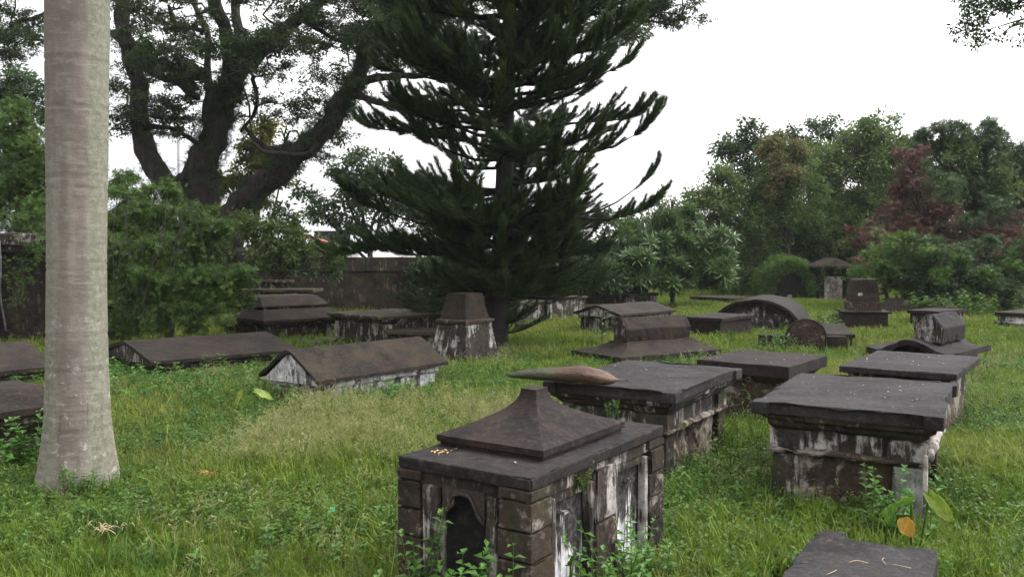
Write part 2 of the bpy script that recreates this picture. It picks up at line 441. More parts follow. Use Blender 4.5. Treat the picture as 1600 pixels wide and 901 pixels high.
def flat_tomb(L, N, Rr, h, label, slab_t=.085, mat='top_g', big=True, sides=('side', 'side_d', 'rubble'), pr=.03, warp=.0, roofz=0, body_in=.11, seed=0, cell=.09, pier=False):
    cx, cy, a, W, D = rect(L, N, Rr, h); hw, hl = W / 2, D / 2
    t = tomb('table_tomb', cx, cy, a, label, 'tomb', hw - .06, hl - .06)
    bm = ressaut_slab(hw, hl, h - slab_t, h, .2, pr) if big else None
    if bm is None:
        bm = bmesh.new(); box(bm, (0, 0, h - slab_t / 2), (W, D, slab_t))
    bmesh.ops.bevel(bm, geom=[e for e in bm.edges if e.calc_face_angle(0) > .5], offset=.010, segments=2, affect='EDGES', profile=.6)
    weather(bm, .009, 3, cell, R.random() * 40, .007)
    part('top_slab', bm, M[mat], t)
    zt = h - slab_t
    if big:
        b = body_in
        part('cornice', wloft([(hw - b - .01, hl - b - .01, zt - .10), (hw - b + .02, hl - b + .02, zt - .075), (hw - b + .03, hl - b + .03, zt - .05), (hw - .045, hl - .045, zt - .03), (hw - .04, hl - .04, zt + .004)], .005, .08, .01, .004), M['side_d'], t)
        part('frieze', wbox((0, 0, zt - .16), (W - 2 * b - .05, D - 2 * b - .05, .14), .006, .007, .08, .01), M[sides[0]], t)
        for sx in (-1, 1):
            for sy in (-1, 1):
                part('frieze_block', wbox((sx * (hw - b - .10), sy * (hl - b - .10), zt - .165), (.22, .22, .125), .008, .006, .06, .012), M[sides[0]], t)
        part('string_course', wloft([(hw - b - .03, hl - b - .03, zt - .265), (hw - b + .012, hl - b + .012, zt - .255), (hw - b + .020, hl - b + .020, zt - .24), (hw - b + .012, hl - b + .012, zt - .225), (hw - b - .03, hl - b - .03, zt - .215)], .013, .05, .018, .003, 11), M[sides[2]], t)
        z2 = zt - .262
        part('body', wbox((0, 0, z2 / 2 - .02), (W - 2 * b - .10, D - 2 * b - .10, z2 + .04), .01, .026, .05, .03, freq=7), M[sides[2]], t)
        for sx in (-1, 1):
            for sy in (-1, 1):
                part('corner_pier', wbox((sx * (hw - b - .09), sy * (hl - b - .09), z2 / 2 - .02), (.17, .17, z2 + .03), .008, .008, .06, .012), M['pier'] if (sx, sy) == (1, -1) and pier else M['side_d'], t)
    else:
        b = body_in
        part('cornice', wloft([(hw - b, hl - b, zt - .07), (hw - b + .035, hl - b + .035, zt - .035), (hw - .05, hl - .05, zt + .003)], .005, .1, .008, .004), M['side_d'], t)
        part('body', wbox((0, 0, (zt - .06) / 2), (W - 2 * b - .03, D - 2 * b - .03, zt - .05), .01, .012, .08, .015), M[sides[2]], t)
    return t, (cx, cy, a, W, D)
T4, T4geo = flat_tomb((837, 595), (1050, 612), (1169, 575), .68, 'broad dark table tomb beneath the fallen palm sheath, behind the nearest tomb', sides=('side', 'side_w', 'rubble'))
T5, T5geo = flat_tomb((1164, 626), (1467, 650), (1504, 598), .70, 'large dark table tomb with flaking moulded sides at right', sides=('side', 'side_w', 'rubble'), pier=True)
flat_tomb((1089, 561), (1233, 573), (1292, 555), .62, 'reddish brown flat slab tomb behind the broad table tombs, below the round headstone', .12, 'top_b', big=False, pr=.0)
flat_tomb((1319, 571), (1501, 586), (1525, 557), .61, 'wide grey flat slab tomb with undercut edge directly behind the large right table tomb', .06, 'top_g', big=False, pr=.0)
# lime-crusted corner moulding on the right side of T5
def t5_extra():
    cx, cy, a, W, D = T5geo
    hw, hl = W / 2, D / 2
    m = MB()
    pts = [Vector((hw - .095, -hl + .15 + k * .09, .425 + .012 * math.sin(k))) for k in range(int((D - .3) / .09))]
    m.tube(pts, [.036 + .022 * noise.noise(Vector((k * .7, 3, 3))) for k in range(len(pts))], 8, .5, 14)
    m.build('lime_moulding', M['edge'], T5)
    part('upright_pipe', wbox((hw - .10, -hl + .07, .22), (.026, .026, .46), .008, .003, .05, 0), M['edge'], T5)
t5_extra()

# bottom-right low slab, broken back edge
def low_slab():
    h = .26
    pts = [(1219, 899), (1243, 872), (1268, 838), (1288, 828), (1303, 829), (1318, 829), (1326, 838), (1352, 845), (1385, 851), (1412, 857), (1418, 853), (1462, 858), (1465, 872), (1457, 905), (1440, 960), (1190, 960)]
    w = [P(x, y, h) for x, y in pts]
    c = sum(w, Vector()) / len(w)
    bm = bmesh.new()
    A = [bm.verts.new((v.x - c.x, v.y - c.y, h - .09)) for v in w]; B = [bm.verts.new((v.x - c.x, v.y - c.y, h)) for v in w]
    n = len(A)
    for i in range(n): bm.faces.new((A[i], B[i], B[(i + 1) % n], A[(i + 1) % n]))
    bm.faces.new(A); bm.faces.new(B[::-1])
    bmesh.ops.recalc_face_normals(bm, faces=bm.faces)
    bmesh.ops.triangulate(bm, faces=[f for f in bm.faces if len(f.verts) > 4])
    weather(bm, .005, 6, .05, 8, .012)
    t = tomb('grave_slab', c.x, c.y, 0, 'low broken-edged grey grave slab at the bottom right corner in the grass', 'grave slab', .40, .30)
    part('top_slab', bm, M['top_g'], t)
    part('base', wbox((.02, -.02, .08), (.50, .36, .18), .02, .015, .08, .02), M['rubble'], t)
low_slab()

# ---- coffin-shaped ridge tombs -----------------------------------------------------
def coffin_tomb(L, N, Rr, h, label, cof, arch=False, flare=.12):
    """flared base slab carrying a long coffin-shaped block. cof=(half width, half length, height, offset y)"""
    cx, cy, a, W, D = rect(L, N, Rr, h); hw, hl = W / 2, D / 2
    t = tomb('coffin_tomb', cx, cy, a, label, 'tomb', hw - .05, hl - .05)
    cw, cl, ch, oy, ox = cof
    if arch:   # slab whose front edge rises in a wave
        nx, ny = 24, 10; bm = bmesh.new(); G = {}
        for k, zo in ((0, 0), (1, -.085)):
            for j in range(ny + 1):
                for i in range(nx + 1):
                    u = -1 + 2 * i / nx; v = -1 + 2 * j / ny
                    w = math.exp(-((u + .05) / .42) ** 2) * .12 - .05 * math.exp(-((abs(u) - .75) / .25) ** 2)
                    G[k, i, j] = bm.verts.new((u * hw, v * hl, h + w + zo))
        for j in range(ny):
            for i in range(nx):
                bm.faces.new((G[0, i, j], G[0, i + 1, j], G[0, i + 1, j + 1], G[0, i, j + 1]))
                bm.faces.new((G[1, i, j], G[1, i, j + 1], G[1, i + 1, j + 1], G[1, i + 1, j]))
        for i in range(nx):
            bm.faces.new((G[1, i, 0], G[1, i + 1, 0], G[0, i + 1, 0], G[0, i, 0])); bm.faces.new((G[1, i + 1, ny], G[1, i, ny], G[0, i, ny], G[0, i + 1, ny]))
        for j in range(ny):
            bm.faces.new((G[1, 0, j + 1], G[1, 0, j], G[0, 0, j], G[0, 0, j + 1])); bm.faces.new((G[1, nx, j], G[1, nx, j + 1], G[0, nx, j + 1], G[0, nx, j]))
        weather(bm, .006, 6, .12, 5, .01)
        part('base_slab', bm, M['top'], t)
        part('body', wbox((0, 0, h / 2 - .06), (W - .28, D - .28, h - .06), .01, .012, .1, .01), M['side_d'], t)
        zb = h + .05
    else:
        rings = [(hw - .02, hl - .02, h - .10), (hw, hl, h - .07), (hw, hl, h)]
        for k in range(1, 8):
            u = k / 7; s = (1 - u) ** 1.7
            rings.append((cw + .04 + (hw - cw - .05) * s, cl + .04 + (hl - cl - .05) * s, h + flare * u, ox * (1 - s), oy * (1 - s)))
        bm = loft(rings); weather(bm, .008, 5, .12, 5, .012)
        part('base_slab', bm, M['roof'], t)
        part('footing', wbox((0, 0, h / 2 - .05), (W - .14, D - .14, h), .01, .012, .1, .01), M['side_d'], t)
        zb = h + flare - .02
    prof = [(-cw * .82, 0), (-cw, .16 * ch), (-cw, .55 * ch), (-cw * .30, .93 * ch), (0, ch), (cw * .30, .93 * ch), (cw, .55 * ch), (cw, .16 * ch), (cw * .82, 0)]
    prof = [(-cw * .86, 0), (-cw, .55 * ch), (-cw * .28, ch), (cw * .28, ch), (cw, .55 * ch), (cw * .86, 0)]
    bm = prism([(x + ox, z + zb) for x, z in prof], oy - cl, oy + cl)
    bmesh.ops.bevel(bm, geom=[e for e in bm.edges if e.calc_face_angle(0) > .3], offset=.008, segments=2, affect='EDGES')
    weather(bm, .006, 6, .1, 7, .012)
    part('coffin_block', bm, M['roof'] if not arch else M['top'], t)
    fr = prism([(x * .92 + ox, z * .92 + zb + .02) for x, z in prof], oy - cl - .012, oy - cl + .01)
    weather(fr, .003, 8, .1, 7, .0); part('end_face', fr, M['side_d'] if not arch else M['side'], t)
    return t
coffin_tomb((902, 547), (970, 560), (1117, 545), .17, 'coffin-shaped tomb on a flared base behind the fallen palm sheath', (.165, .68, .38, .10, .04), flare=.17)
coffin_tomb((1367, 539), (1505, 551), (1536, 536), .38, 'coffin-shaped tomb on a wavy-edged slab at far right', (.20, .52, .40, .08, .12), arch=True)

# ---- 11 round headstone with low kerb walls
def round_head():
    b = P(1257, 549, 0); t = tomb('headstone_grave', b.x, b.y, math.radians(-6), 'grave with a round-topped red brick headstone between low side walls', 'grave', .5, .1)
    prof = [(-.31, 0), (-.31, .28)] + [(-.31 * math.cos(q), .28 + .27 * math.sin(q)) for q in np.linspace(.15, math.pi - .15, 12)] + [(.31, .28), (.31, 0)]
    bm = prism(prof, -.11, .11); weather(bm, .010, 8, .06, 3, .012); part('headstone', bm, M['brickwall'], t)
    rimp = [Vector((-.325, -.08, .02)), Vector((-.325, -.08, .28))] + [Vector((-.325 * math.cos(q), -.08, .28 + .285 * math.sin(q))) for q in np.linspace(.15, math.pi - .15, 12)] + [Vector((.325, -.08, .28)), Vector((.325, -.08, .02))]
    m = MB(); m.tube(rimp, [.022] * len(rimp), 6, .4, 14); m.build('headstone_rim', M['roof'], t)
    part('side_wall', wbox((-.56, .0, .14), (.42, .2, .30), .015, .01, .07, .015), M['roof'], t)
    part('side_wall', wbox((.52, -.02, .15), (.34, .2, .26), .015, .01, .07, .015), M['roof'], t)
    part('grave_slab', wbox((.74, .85, .30), (.48, 1.3, .07), .012, .006, .09, .012, rx=.07, rz=-.12), M['roof'], t)
    part('slab_support', wbox((.74, .85, .12), (.40, 1.2, .30), .01, .01, .1, .01, rz=-.12), M['side_d'], t)
    FOOT.append((b.x + .6, b.y + .85, -.12, .25, .6))
round_head()

# ---- 12 barrel-vault tomb
def barrel():
    f = P(1180, 513, 0); b = P(1236, 497, 0); d = (b - f); ang = math.atan2(d.y, d.x) - math.pi / 2; Ln = 2.2
    t = tomb('vault_tomb', f.x, f.y, ang + .12, 'barrel-vaulted tomb with an arched front and dark curved roof in mid distance', 'tomb', .85, 1.1)
    Ro = .86; zz = -.12
    arc = [(Ro * math.cos(q), max(zz, 0) + zz + .88 * math.sin(q) * .97) for q in np.linspace(0, math.pi, 25)]
    ri = .86
    inner = [(x * .90, zz + (z - zz) * .90) for x, z in arc]
    bm = prism(arc + inner[::-1], .0, Ln); weather(bm, .008, 4, .14, 3, .01); part('vault_roof', bm, M['top'], t)
    bm = prism([(x * .905, zz + (z - zz) * .905) for x, z in arc], .12, Ln - .05); weather(bm, .006, 5, .12, 3, 0); part('tympanum', bm, M['side_d'], t)
    for k, (r0, r1, y) in enumerate(((.86, .80, -.04), (.74, .68, .03))):
        A = [(r0 / Ro * x, zz + (z - zz) * r0 / Ro) for x, z in arc]; B = [(r1 / Ro * x, zz + (z - zz) * r1 / Ro) for x, z in arc]
        bm = prism(A + B[::-1], y, y + .14); weather(bm, .006, 6, .08, 3, .01); part('arch_moulding', bm, M['roof'], t)
    bm = prism([(.30 * math.cos(q) * 1.2, zz + .05 + .34 * math.sin(q)) for q in np.linspace(0, math.pi, 12)], .05, .16); weather(bm, .01, 6, .06, 3, .01)
    part('white_lunette', bm, M['side'], t)
    t.scale = (1.22, 1.15, .92)
    for sx in (-.36, .52): part('corbel', wbox((sx, .1, .30), (.12, .1, .26), .02, .012, .05, .02, ry=.3 if sx < 0 else -.3), M['side'], t)
barrel()

# ---- 13 plain box tomb beside vault
cx, cy, a, W, D = rect((1075, 494), (1130, 498), (1170, 491), .42)
t = tomb('box_tomb', cx, cy, a, 'plain brown box tomb just left of the barrel-vaulted tomb', 'tomb', W / 2, D / 2)
part('top_slab', wbox((0, 0, .385), (W, D, .07), .01, .005, .1, .012), M['roof'], t)
part('body', wbox((0, 0, .17), (W - .1, D - .1, .36), .01, .01, .1, .012), M['roof'], t)

# ---- 14 small gable tomb
def gable(L, N, Rr, h, ridge, label, wall='side_d', hip=0.0, concave=.0, lip=.05, over=.06, cell=.1, pediment='side', roof='roof', name='gable_tomb', mould=True, rnd=.004):
    cx, cy, a, W, D = rect(L, N, Rr, h); hw, hl = W / 2, D / 2
    t = tomb(name, cx, cy, a, label, 'tomb', hw - .06, hl - .06)
    n = 9
    def z(u):
        q = (math.sqrt(u * u + rnd) - math.sqrt(rnd)) / (math.sqrt(1 + rnd) - math.sqrt(rnd))
        return h + (ridge - h) * ((1 - q) ** (1 + concave))
    us = [-1 + 2 * i / (2 * n) for i in range(2 * n + 1)]
    bm = bmesh.new(); G = {}
    ny = 8
    for k in (0, 1):
        for j in range(ny + 1):
            v = -1 + 2 * j / ny
            for i, u in enumerate(us):
                zz = z(u)
                if hip:  # slope the ends
                    e = max(0, abs(v) - (1 - hip)) / hip; zz = min(zz, h + (ridge - h) * (1 - e))
                G[k, i, j] = bm.verts.new((u * hw, v * hl, zz - k * lip))
    I = len(us) - 1
    for j in range(ny):
        for i in range(I):
            bm.faces.new((G[0, i, j], G[0, i + 1, j], G[0, i + 1, j + 1], G[0, i, j + 1]))
            bm.faces.new((G[1, i, j], G[1, i, j + 1], G[1, i + 1, j + 1], G[1, i + 1, j]))
    for i in range(I):
        bm.faces.new((G[1, i, 0], G[1, i + 1, 0], G[0, i + 1, 0], G[0, i, 0])); bm.faces.new((G[1, i + 1, ny], G[1, i, ny], G[0, i, ny], G[0, i + 1, ny]))
    for j in range(ny):
        bm.faces.new((G[1, 0, j + 1], G[1, 0, j], G[0, 0, j], G[0, 0, j + 1])); bm.faces.new((G[1, I, j], G[1, I, j + 1], G[0, I, j + 1], G[0, I, j]))
    weather(bm, .007, 5, cell, R.random() * 30, .01)
    part('lid', bm, M[roof], t)
    # pediments
    if pediment and not hip:
        for s in (-1, 1):
            pr = [(u * (hw - .07), z(u) - lip - .006) for u in us]
            bm = prism([(-hw + .07, h - lip - .02)] + pr + [(hw - .07, h - lip - .02)], s * (hl - over) - .03, s * (hl - over) + .03)
            weather(bm, .005, 7, .08, 4, .0); part('pediment', bm, M[pediment], t)
    else:
        pr = [(u * (hw - .08), z(u) - lip - .01) for u in us]
        bm = prism([(-hw + .08, h - lip - .04)] + pr + [(hw - .08, h - lip - .04)], -hl + .15 + hip * hl, hl - .15 - hip * hl)
        part('core', bm, M[wall], t)
    zt = h - lip
    if mould:
        part('cornice', wloft([(hw - .13, hl - .11, zt - .10), (hw - .09, hl - .08, zt - .07), (hw - .09, hl - .08, zt - .03), (hw - .045, hl - .03, zt - .015), (hw - .045, hl - .03, zt + .0)], .005, .1, .01, .003), M[wall], t)
    part('body', wbox((0, 0, (zt - .08) / 2), (W - .26, D - .22, max(.06, zt - .06)), .01, .012, .1, .012), M[wall], t)
    return t, (cx, cy, a, W, D)
gable((927, 487), (971, 493), (1026, 484), .42, .60, 'small gabled tomb with a white-patched pediment in mid distance', wall='side', pediment='side_w')
# ---- 22 long gabled tomb left of centre
T22, T22geo = gable((431, 582), (494, 599), (676, 565), .30, .60, 'long brown gabled tomb with a whitewashed end below the pedestal monument', wall='side_w', pediment='side_w', concave=.12, lip=.045, rnd=.03)
# ---- 23 gabled slab
gable((170, 545), (228, 567), (451, 545), .26, .46, 'long low brown gabled tomb half sunk in weeds right of the palm', wall='side_d', concave=.0, lip=.05, pediment='side_d')
# ---- 26 left edge tombs
gable((-120, 560), (-60, 586), (78, 571), .28, .52, 'dark low gabled tomb at the left edge, behind the palm', wall='side_d', lip=.06, pediment='side_d')
def left_tomb():
    cx, cy, a, W, D = rect((-190, 640), (-120, 668), (100, 632), .42)
    hw, hl = W / 2, D / 2
    t = tomb('moulded_tomb', cx, cy, a, 'long dark moulded tomb behind the base of the palm at the left edge', 'tomb', hw, hl)
    part('lid', wloft([(hw - .01, hl - .01, .37), (hw, hl, .39), (hw, hl, .44), (hw * .45, hl * .8, .57), (hw * .4, hl * .78, .575)], .006, .1, .01), M['roof'], t)
    part('cornice', wloft([(hw - .12, hl - .12, .24), (hw - .09, hl - .09, .28), (hw - .04, hl - .04, .32), (hw - .04, hl - .04, .37)], .006, .1, .01), M['side_d'], t)
    part('body', wbox((0, 0, .12), (W - .28, D - .28, .26), .01, .01, .1, .01), M['roof'], t)
    part('plinth', wbox((0, 0, .035), (W - .1, D - .1, .09), .02, .01, .1, .01), M['side_d'], t)
left_tomb()

# ---- 24 stepped moulded tomb
def stepped():
    cx, cy, a, W, D = rect((372, 497), (425, 508), (512, 496), .42)
    cx, cy, a, W, D = rect((360, 492), (405, 503), (512, 494), .45)
    hw, hl = W / 2, D / 2
    t = tomb('stepped_tomb', cx, cy, a, 'stepped brown tomb with two sloping tiers beside the leafy mound', 'tomb', hw - .1, hl - .1)
    part('lower_tier', wloft([(hw - .03, hl - .03, .37), (hw, hl, .40), (hw, hl, .45), (hw * .74, hl * .84, .62), (hw * .72, hl * .82, .63)], .006, .1, .01), M['roof'], t)
    part('groove', wbox((0, 0, .655), (W * .66, D * .78, .06), .01, .005, .1, .01), M['side_d'], t)
    part('upper_tier', wloft([(hw * .70, hl * .84, .67), (hw * .70, hl * .84, .70), (hw * .42, hl * .72, .86), (hw * .40, hl * .71, .87)], .006, .1, .01), M['roof'], t)
    part('cornice', wloft([(hw - .22, hl - .22, .27), (hw - .12, hl - .12, .33), (hw - .07, hl - .07, .375)], .006, .1, .01), M['side_d'], t)
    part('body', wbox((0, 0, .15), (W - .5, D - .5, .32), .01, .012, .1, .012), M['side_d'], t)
    for sx in (-1, 1):
        for sy in (-1, 1): part('corner_pier', wbox((sx * (hw - .22), sy * (hl - .22), .15), (.16, .16, .32), .01, .01, .07, .012), M['side'], t)
stepped()
# tomb behind it with a slab on pillars
def behind_stepped():
    p = P(437, 478, 0); p = Q(437, 470, 19.5)
    t = tomb('table_tomb', p.x, p.y, math.radians(-3), 'dark ledged slab tomb on pale corner pillars behind the stepped brown tomb', 'tomb', .95, .5)
    part('top_slab', wbox((0, 0, .86), (1.85, .9, .07), .01, .008, .12, .015), M['mossy'], t)
    part('back_ledge', wbox((-.35, .25, 1.06), (1.15, .35, .06), .01, .008, .12, .015), M['mossy'], t)
    part('ledge_wall', wbox((-.35, .28, .96), (1.0, .26, .18), .01, .008, .12, .015), M['side_d'], t)
    part('body', wbox((-.1, .05, .4), (1.4, .6, .86), .01, .01, .12, .015), M['side_d'], t)
    for sx in (-.82, .82): part('corner_pier', wbox((sx, -.34, .41), (.12, .12, .84), .01, .01, .08, .012), M['side'], t)
behind_stepped()

# ---- 25 mid tomb with stepped outline
def midtomb():
    cx, cy, a, W, D = rect((538, 488), (598, 497), (684, 488), .60); hw, hl = W / 2, D / 2
    t = tomb('chest_tomb', cx, cy, a, 'mossy chest tomb with a projecting ledge left of the pedestal monument', 'tomb', hw - .06, hl - .06)
    part('top_slab', wbox((0, 0, .575), (W, D, .05), .01, .006, .1, .012), M['mossy'], t)
    part('cornice', wloft([(hw - .12, hl - .12, .46), (hw - .05, hl - .05, .51), (hw - .03, hl - .03, .549)], .005, .1, .01), M['side_d'], t)
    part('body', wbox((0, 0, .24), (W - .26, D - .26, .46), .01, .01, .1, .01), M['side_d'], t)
    for sx in (-1, 0, 1): part('pilaster', wbox((sx * (hw - .19), -hl + .13, .23), (.13, .06, .44), .01, .008, .07, .012), M['side'], t)
    for sy in (-1, 0, 1): part('pilaster', wbox((hw - .13, sy * (hl - .19), .23), (.06, .13, .44), .01, .008, .07, .012), M['side'], t)
midtomb()
# sloping mossy kerb
def kerb():
    p0 = P(476, 540, .06); p1 = P(592, 517, .18); c = (p0 + p1) / 2; d = p1 - p0
    t = tomb('grave_kerb', c.x, c.y, math.atan2(d.y, d.x), 'sloping moss-grown stone kerb between the gabled and the mossy chest tomb', 'kerb', d.length / 2, .15)
    part('kerb_stone', wbox((0, 0, .10), (d.length, .34, .13), .02, .012, .1, .02, ry=-.05), M['mossy'], t)
    part('footing', wbox((0, .02, .0), (d.length * .9, .42, .12), .02, .012, .1, .02), M['rubble'], t)
kerb()
# low dark ledge between gable tomb and pedestal (behind)
p = P(655, 548, 0)
t = tomb('low_tomb', p.x, p.y, math.radians(-20), 'low dark ledge tomb between the long gabled tomb and the pedestal monument', 'tomb', .6, .35)
part('top_slab', wbox((0, 0, .34), (1.1, .7, .07), .01, .006, .1, .012), M['mossy'], t); part('body', wbox((0, 0, .15), (.95, .55, .32), .01, .01, .1, .012), M['side_d'], t)

# ---- 21 pedestal monument
def pedestal():
    # base corner N is the vertical edge facing us
    b = P(724, 572, 0); a = math.radians(-40); b.y += .45
    t = tomb('pedestal_monument', b.x, b.y, a, 'tapered two-stage pedestal monument with a streaked pale base beside the pine', 'monument', .42, .42)
    s = .385
    part('footing', wloft([(s + .06, s + .06, -.03), (s + .05, s + .05, .07)], .01, .08, .015), M['rubble'], t)
    part('lower_stage', wloft([(s + .0, s + .0, .05), (.295, .295, .62)], .006, .07, .012, .012), M['side'], t)
    part('ledge', wloft([(.285, .285, .61), (.325, .325, .63), (.335, .335, .675), (.30, .30, .69)], .006, .06, .012, .004), M['mossy'], t)
    part('upper_stage', wloft([(.275, .275, .68), (.195, .195, 1.08), (.18, .18, 1.085)], .006, .07, .012, .010), M['roof'], t)
pedestal()

# ---- 17 right pedestal
def obelisk():
    b = P(1359, 516, 0); b.y += .4
    t = tomb('pedestal_monument', b.x, b.y, math.radians(-14), 'dark square pedestal monument with a tapering shaft on a block base, by the red-leaved tree', 'monument', .5, .5)
    part('base_block', wbox((0, 0, .17), (.92, .92, .42), .012, .012, .09, .015), M['roof'], t)
    part('base_cap', wloft([(.49, .49, .38), (.52, .52, .40), (.52, .52, .425), (.40, .40, .44)], .005, .1, .012, .004), M['roof'], t)
    part('plinth', wbox((0, 0, .53), (.70, .70, .19), .012, .01, .09, .015), M['brickwall'], t)
    part('shaft', wloft([(.31, .31, .62), (.255, .255, 1.12), (.24, .24, 1.14)], .008, .08, .012), M['roof'], t)
    part('inscription_patch', wbox((-.10, -.295, .80), (.09, .02, .06), .004, .006, .03, 0), M['side_w'], t)
obelisk()

# ---- mid/far pieces
def simple_tomb(name, L, N, Rr, h, label, roof='roof', body='side_d', th=.06, cat='tomb', b=.05, plinth=0, maxd=1.5, flute=0):
    cx, cy, a, W, D = rect(L, N, Rr, h)
    W2, D2 = min(W, 1.9), min(D, maxd)
    ex, ey = Vector((math.cos(a), math.sin(a))), Vector((-math.sin(a), math.cos(a)))
    c2 = Vector((cx, cy)) + ex * (W - W2) / 2 - ey * (D - D2) / 2; cx, cy = c2; W, D = W2, D2
    t = tomb(name, cx, cy, a, label, cat, W / 2, D / 2)
    part('top_slab', wbox((0, 0, h - th / 2), (W, D, th), .01, .006, .12, .015), M[roof], t)
    if h - th > .06: part('body', wbox((0, 0, (h - th) / 2), (W - 2 * b, D - 2 * b, h - th + .006), .01, .012, .12, .015), M[body], t)
    for k in range(flute):
        part('pilaster', wbox((-W / 2 + b + .08 + (W - 2 * b - .16) * k / (flute - 1), -D / 2 + b, (h - th) / 2), (.075, .05, h - th - .01), .008, .008, .08, .01), M['side_w'], t)
    if plinth: part('moulding', wbox((0, 0, plinth), (W + .02, D + .02, .05), .015, .006, .1, .01), M[body], t)
    return t
simple_tomb('box_tomb', (943, 456), (985, 460), (1011, 456), .50, 'square mossy box tomb furthest back in the centre, behind the small gabled tomb', 'mossy', 'side', .09)
simple_tomb('box_tomb', (887, 475), (925, 479), (948, 475), .24, 'very low mossy slab tomb left of the small gabled tomb', 'mossy', 'side_d', .08)
simple_tomb('ledger_stone', (1108, 463), (1148, 467), (1166, 463), .22, 'thin flat ledger stone just behind the barrel-vaulted tomb', 'roof', 'side_d', .07, 'grave slab')
simple_tomb('chest_tomb', (818, 461), (862, 467), (888, 461), .62, 'white fluted chest tomb under the right side of the pine', 'mossy', 'side', .05, flute=6)
simple_tomb('chest_tomb', (768, 470), (812, 474), (834, 468), .56, 'pale worn chest tomb right behind the pine trunk', 'mossy', 'side', .05)
simple_tomb('chest_tomb', (682, 470), (720, 474), (768, 468), .55, 'grey chest tomb seen between pedestal monument and pine trunk', 'mossy', 'side', .05)
simple_tomb('low_tomb', (1548, 487), (1600, 489), (1680, 482), .40, 'low white-moulded tomb at the far right edge', 'roof', 'side_w', .09, plinth=.17)
simple_tomb('low_tomb', (1430, 484), (1470, 487), (1500, 482), .40, 'low leaf-strewn slab tomb behind the wavy-edged coffin tomb', 'roof', 'side_d', .08)
# fluting on the white chest tomb
def flutes():
    t = bpy.data.objects['chest_tomb.002'] if 'chest_tomb.002' in bpy.data.objects else None
# small pyramidal stone
p = P(1478, 496, 0)
t = tomb('pyramid_stone', p.x, p.y + .2, .5, 'small pyramid-topped stone behind the wavy-edged coffin tomb', 'grave stone', .25, .25)
part('stone', wloft([(.26, .26, -.02), (.26, .26, .28), (.03, .03, .5)], .008, .08, .012), M['roof'], t)
p = P(1405, 490, 0)
t = tomb('sunken_tomb', p.x, p.y + .3, .2, 'humped brown half-sunken tomb right of the dark square pedestal', 'tomb', .5, .5)
part('mound', wloft([(.62, .55, -.02), (.60, .52, .15), (.2, .3, .42), (.12, .25, .44)], .02, .1, .02), M['roof'], t)
# leaning arched fragment
def fragment():
    b = P(1304, 468, 0)
    t = tomb('leaning_slab', b.x, b.y, -.1, 'arched dark slab fragment leaning in grass before the vine-covered shrine', 'grave slab', .4, .15)
    prof = [(-.42, 0)] + [(-.42 + .84 * u, .02 + .34 * math.sin(math.pi * (u * .75 + .02)) ** .8) for u in np.linspace(0, 1, 10)] + [(.42, 0)]
    bm = prism(prof, -.06, .06); weather(bm, .01, 6, .08, 2, .01); part('slab', bm, M['roof'], t)
    t.rotation_euler[0] = .15
fragment()
# thin dark headstone right of palm
p = P(181, 535, 0)
t = tomb('headstone', p.x, p.y, .1, 'plain upright dark headstone just right of the palm, against the leafy mound', 'headstone', .2, .06)
part('slab', wbox((0, 0, .36), (.36, .10, .78), .02, .01, .07, .015), M['roof'], t)

# ---- 18 vine-covered arch tomb and roofed shrine
def arch_tomb():
    b = P(1226, 461, 0); b.y = 31.8; b.x = (1226 - 800) / F * 31.8
    t = tomb('arched_tomb', b.x, b.y, 0, 'arched tomb buried under creeper with a dark doorway', 'tomb', 1.0, .8)
    Ro = .92
    arc = [(Ro * math.cos(q), .35 + 1.15 * math.sin(q)) for q in np.linspace(0, math.pi, 19)]
    bm = prism([(Ro, 0)] + arc + [(-Ro, 0)], -.6, .7); weather(bm, .02, 4, .2, 2, .01); part('vault', bm, M['roof'], t)
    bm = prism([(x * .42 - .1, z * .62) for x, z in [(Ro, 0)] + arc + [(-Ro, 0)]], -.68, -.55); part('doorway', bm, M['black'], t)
    part('step_stone', wbox((-.05, -.75, .1), (.16, .12, .24), .02, .01, .08, .01), M['pier'], t)
    b = Vector(((1297 - 800) / F * 31, 31, 0))
    t = tomb('shrine', b.x, b.y, 0, 'small roofed stone shrine with a pale slab, creeper over its shoulders', 'shrine', .6, .5)
    part('roof', wloft([(.68, .5, 1.16), (.76, .6, 1.22), (.74, .58, 1.30), (.24, .2, 1.56), (.18, .17, 1.6)], .01, .12, .012), M['roof'], t)
    part('body', wbox((0, .1, .6), (.95, .7, 1.24), .01, .01, .15, .01), M['black'], t)
    for sx in (-.45, .45): part('column', wbox((sx, -.3, .6), (.12, .12, 1.24), .01, .01, .12, .01), M['roof'], t)
    part('pale_slab', wbox((-.02, -.36, .46), (.66, .08, .9), .01, .006, .12, .01), M['edge'], t)
arch_tomb()

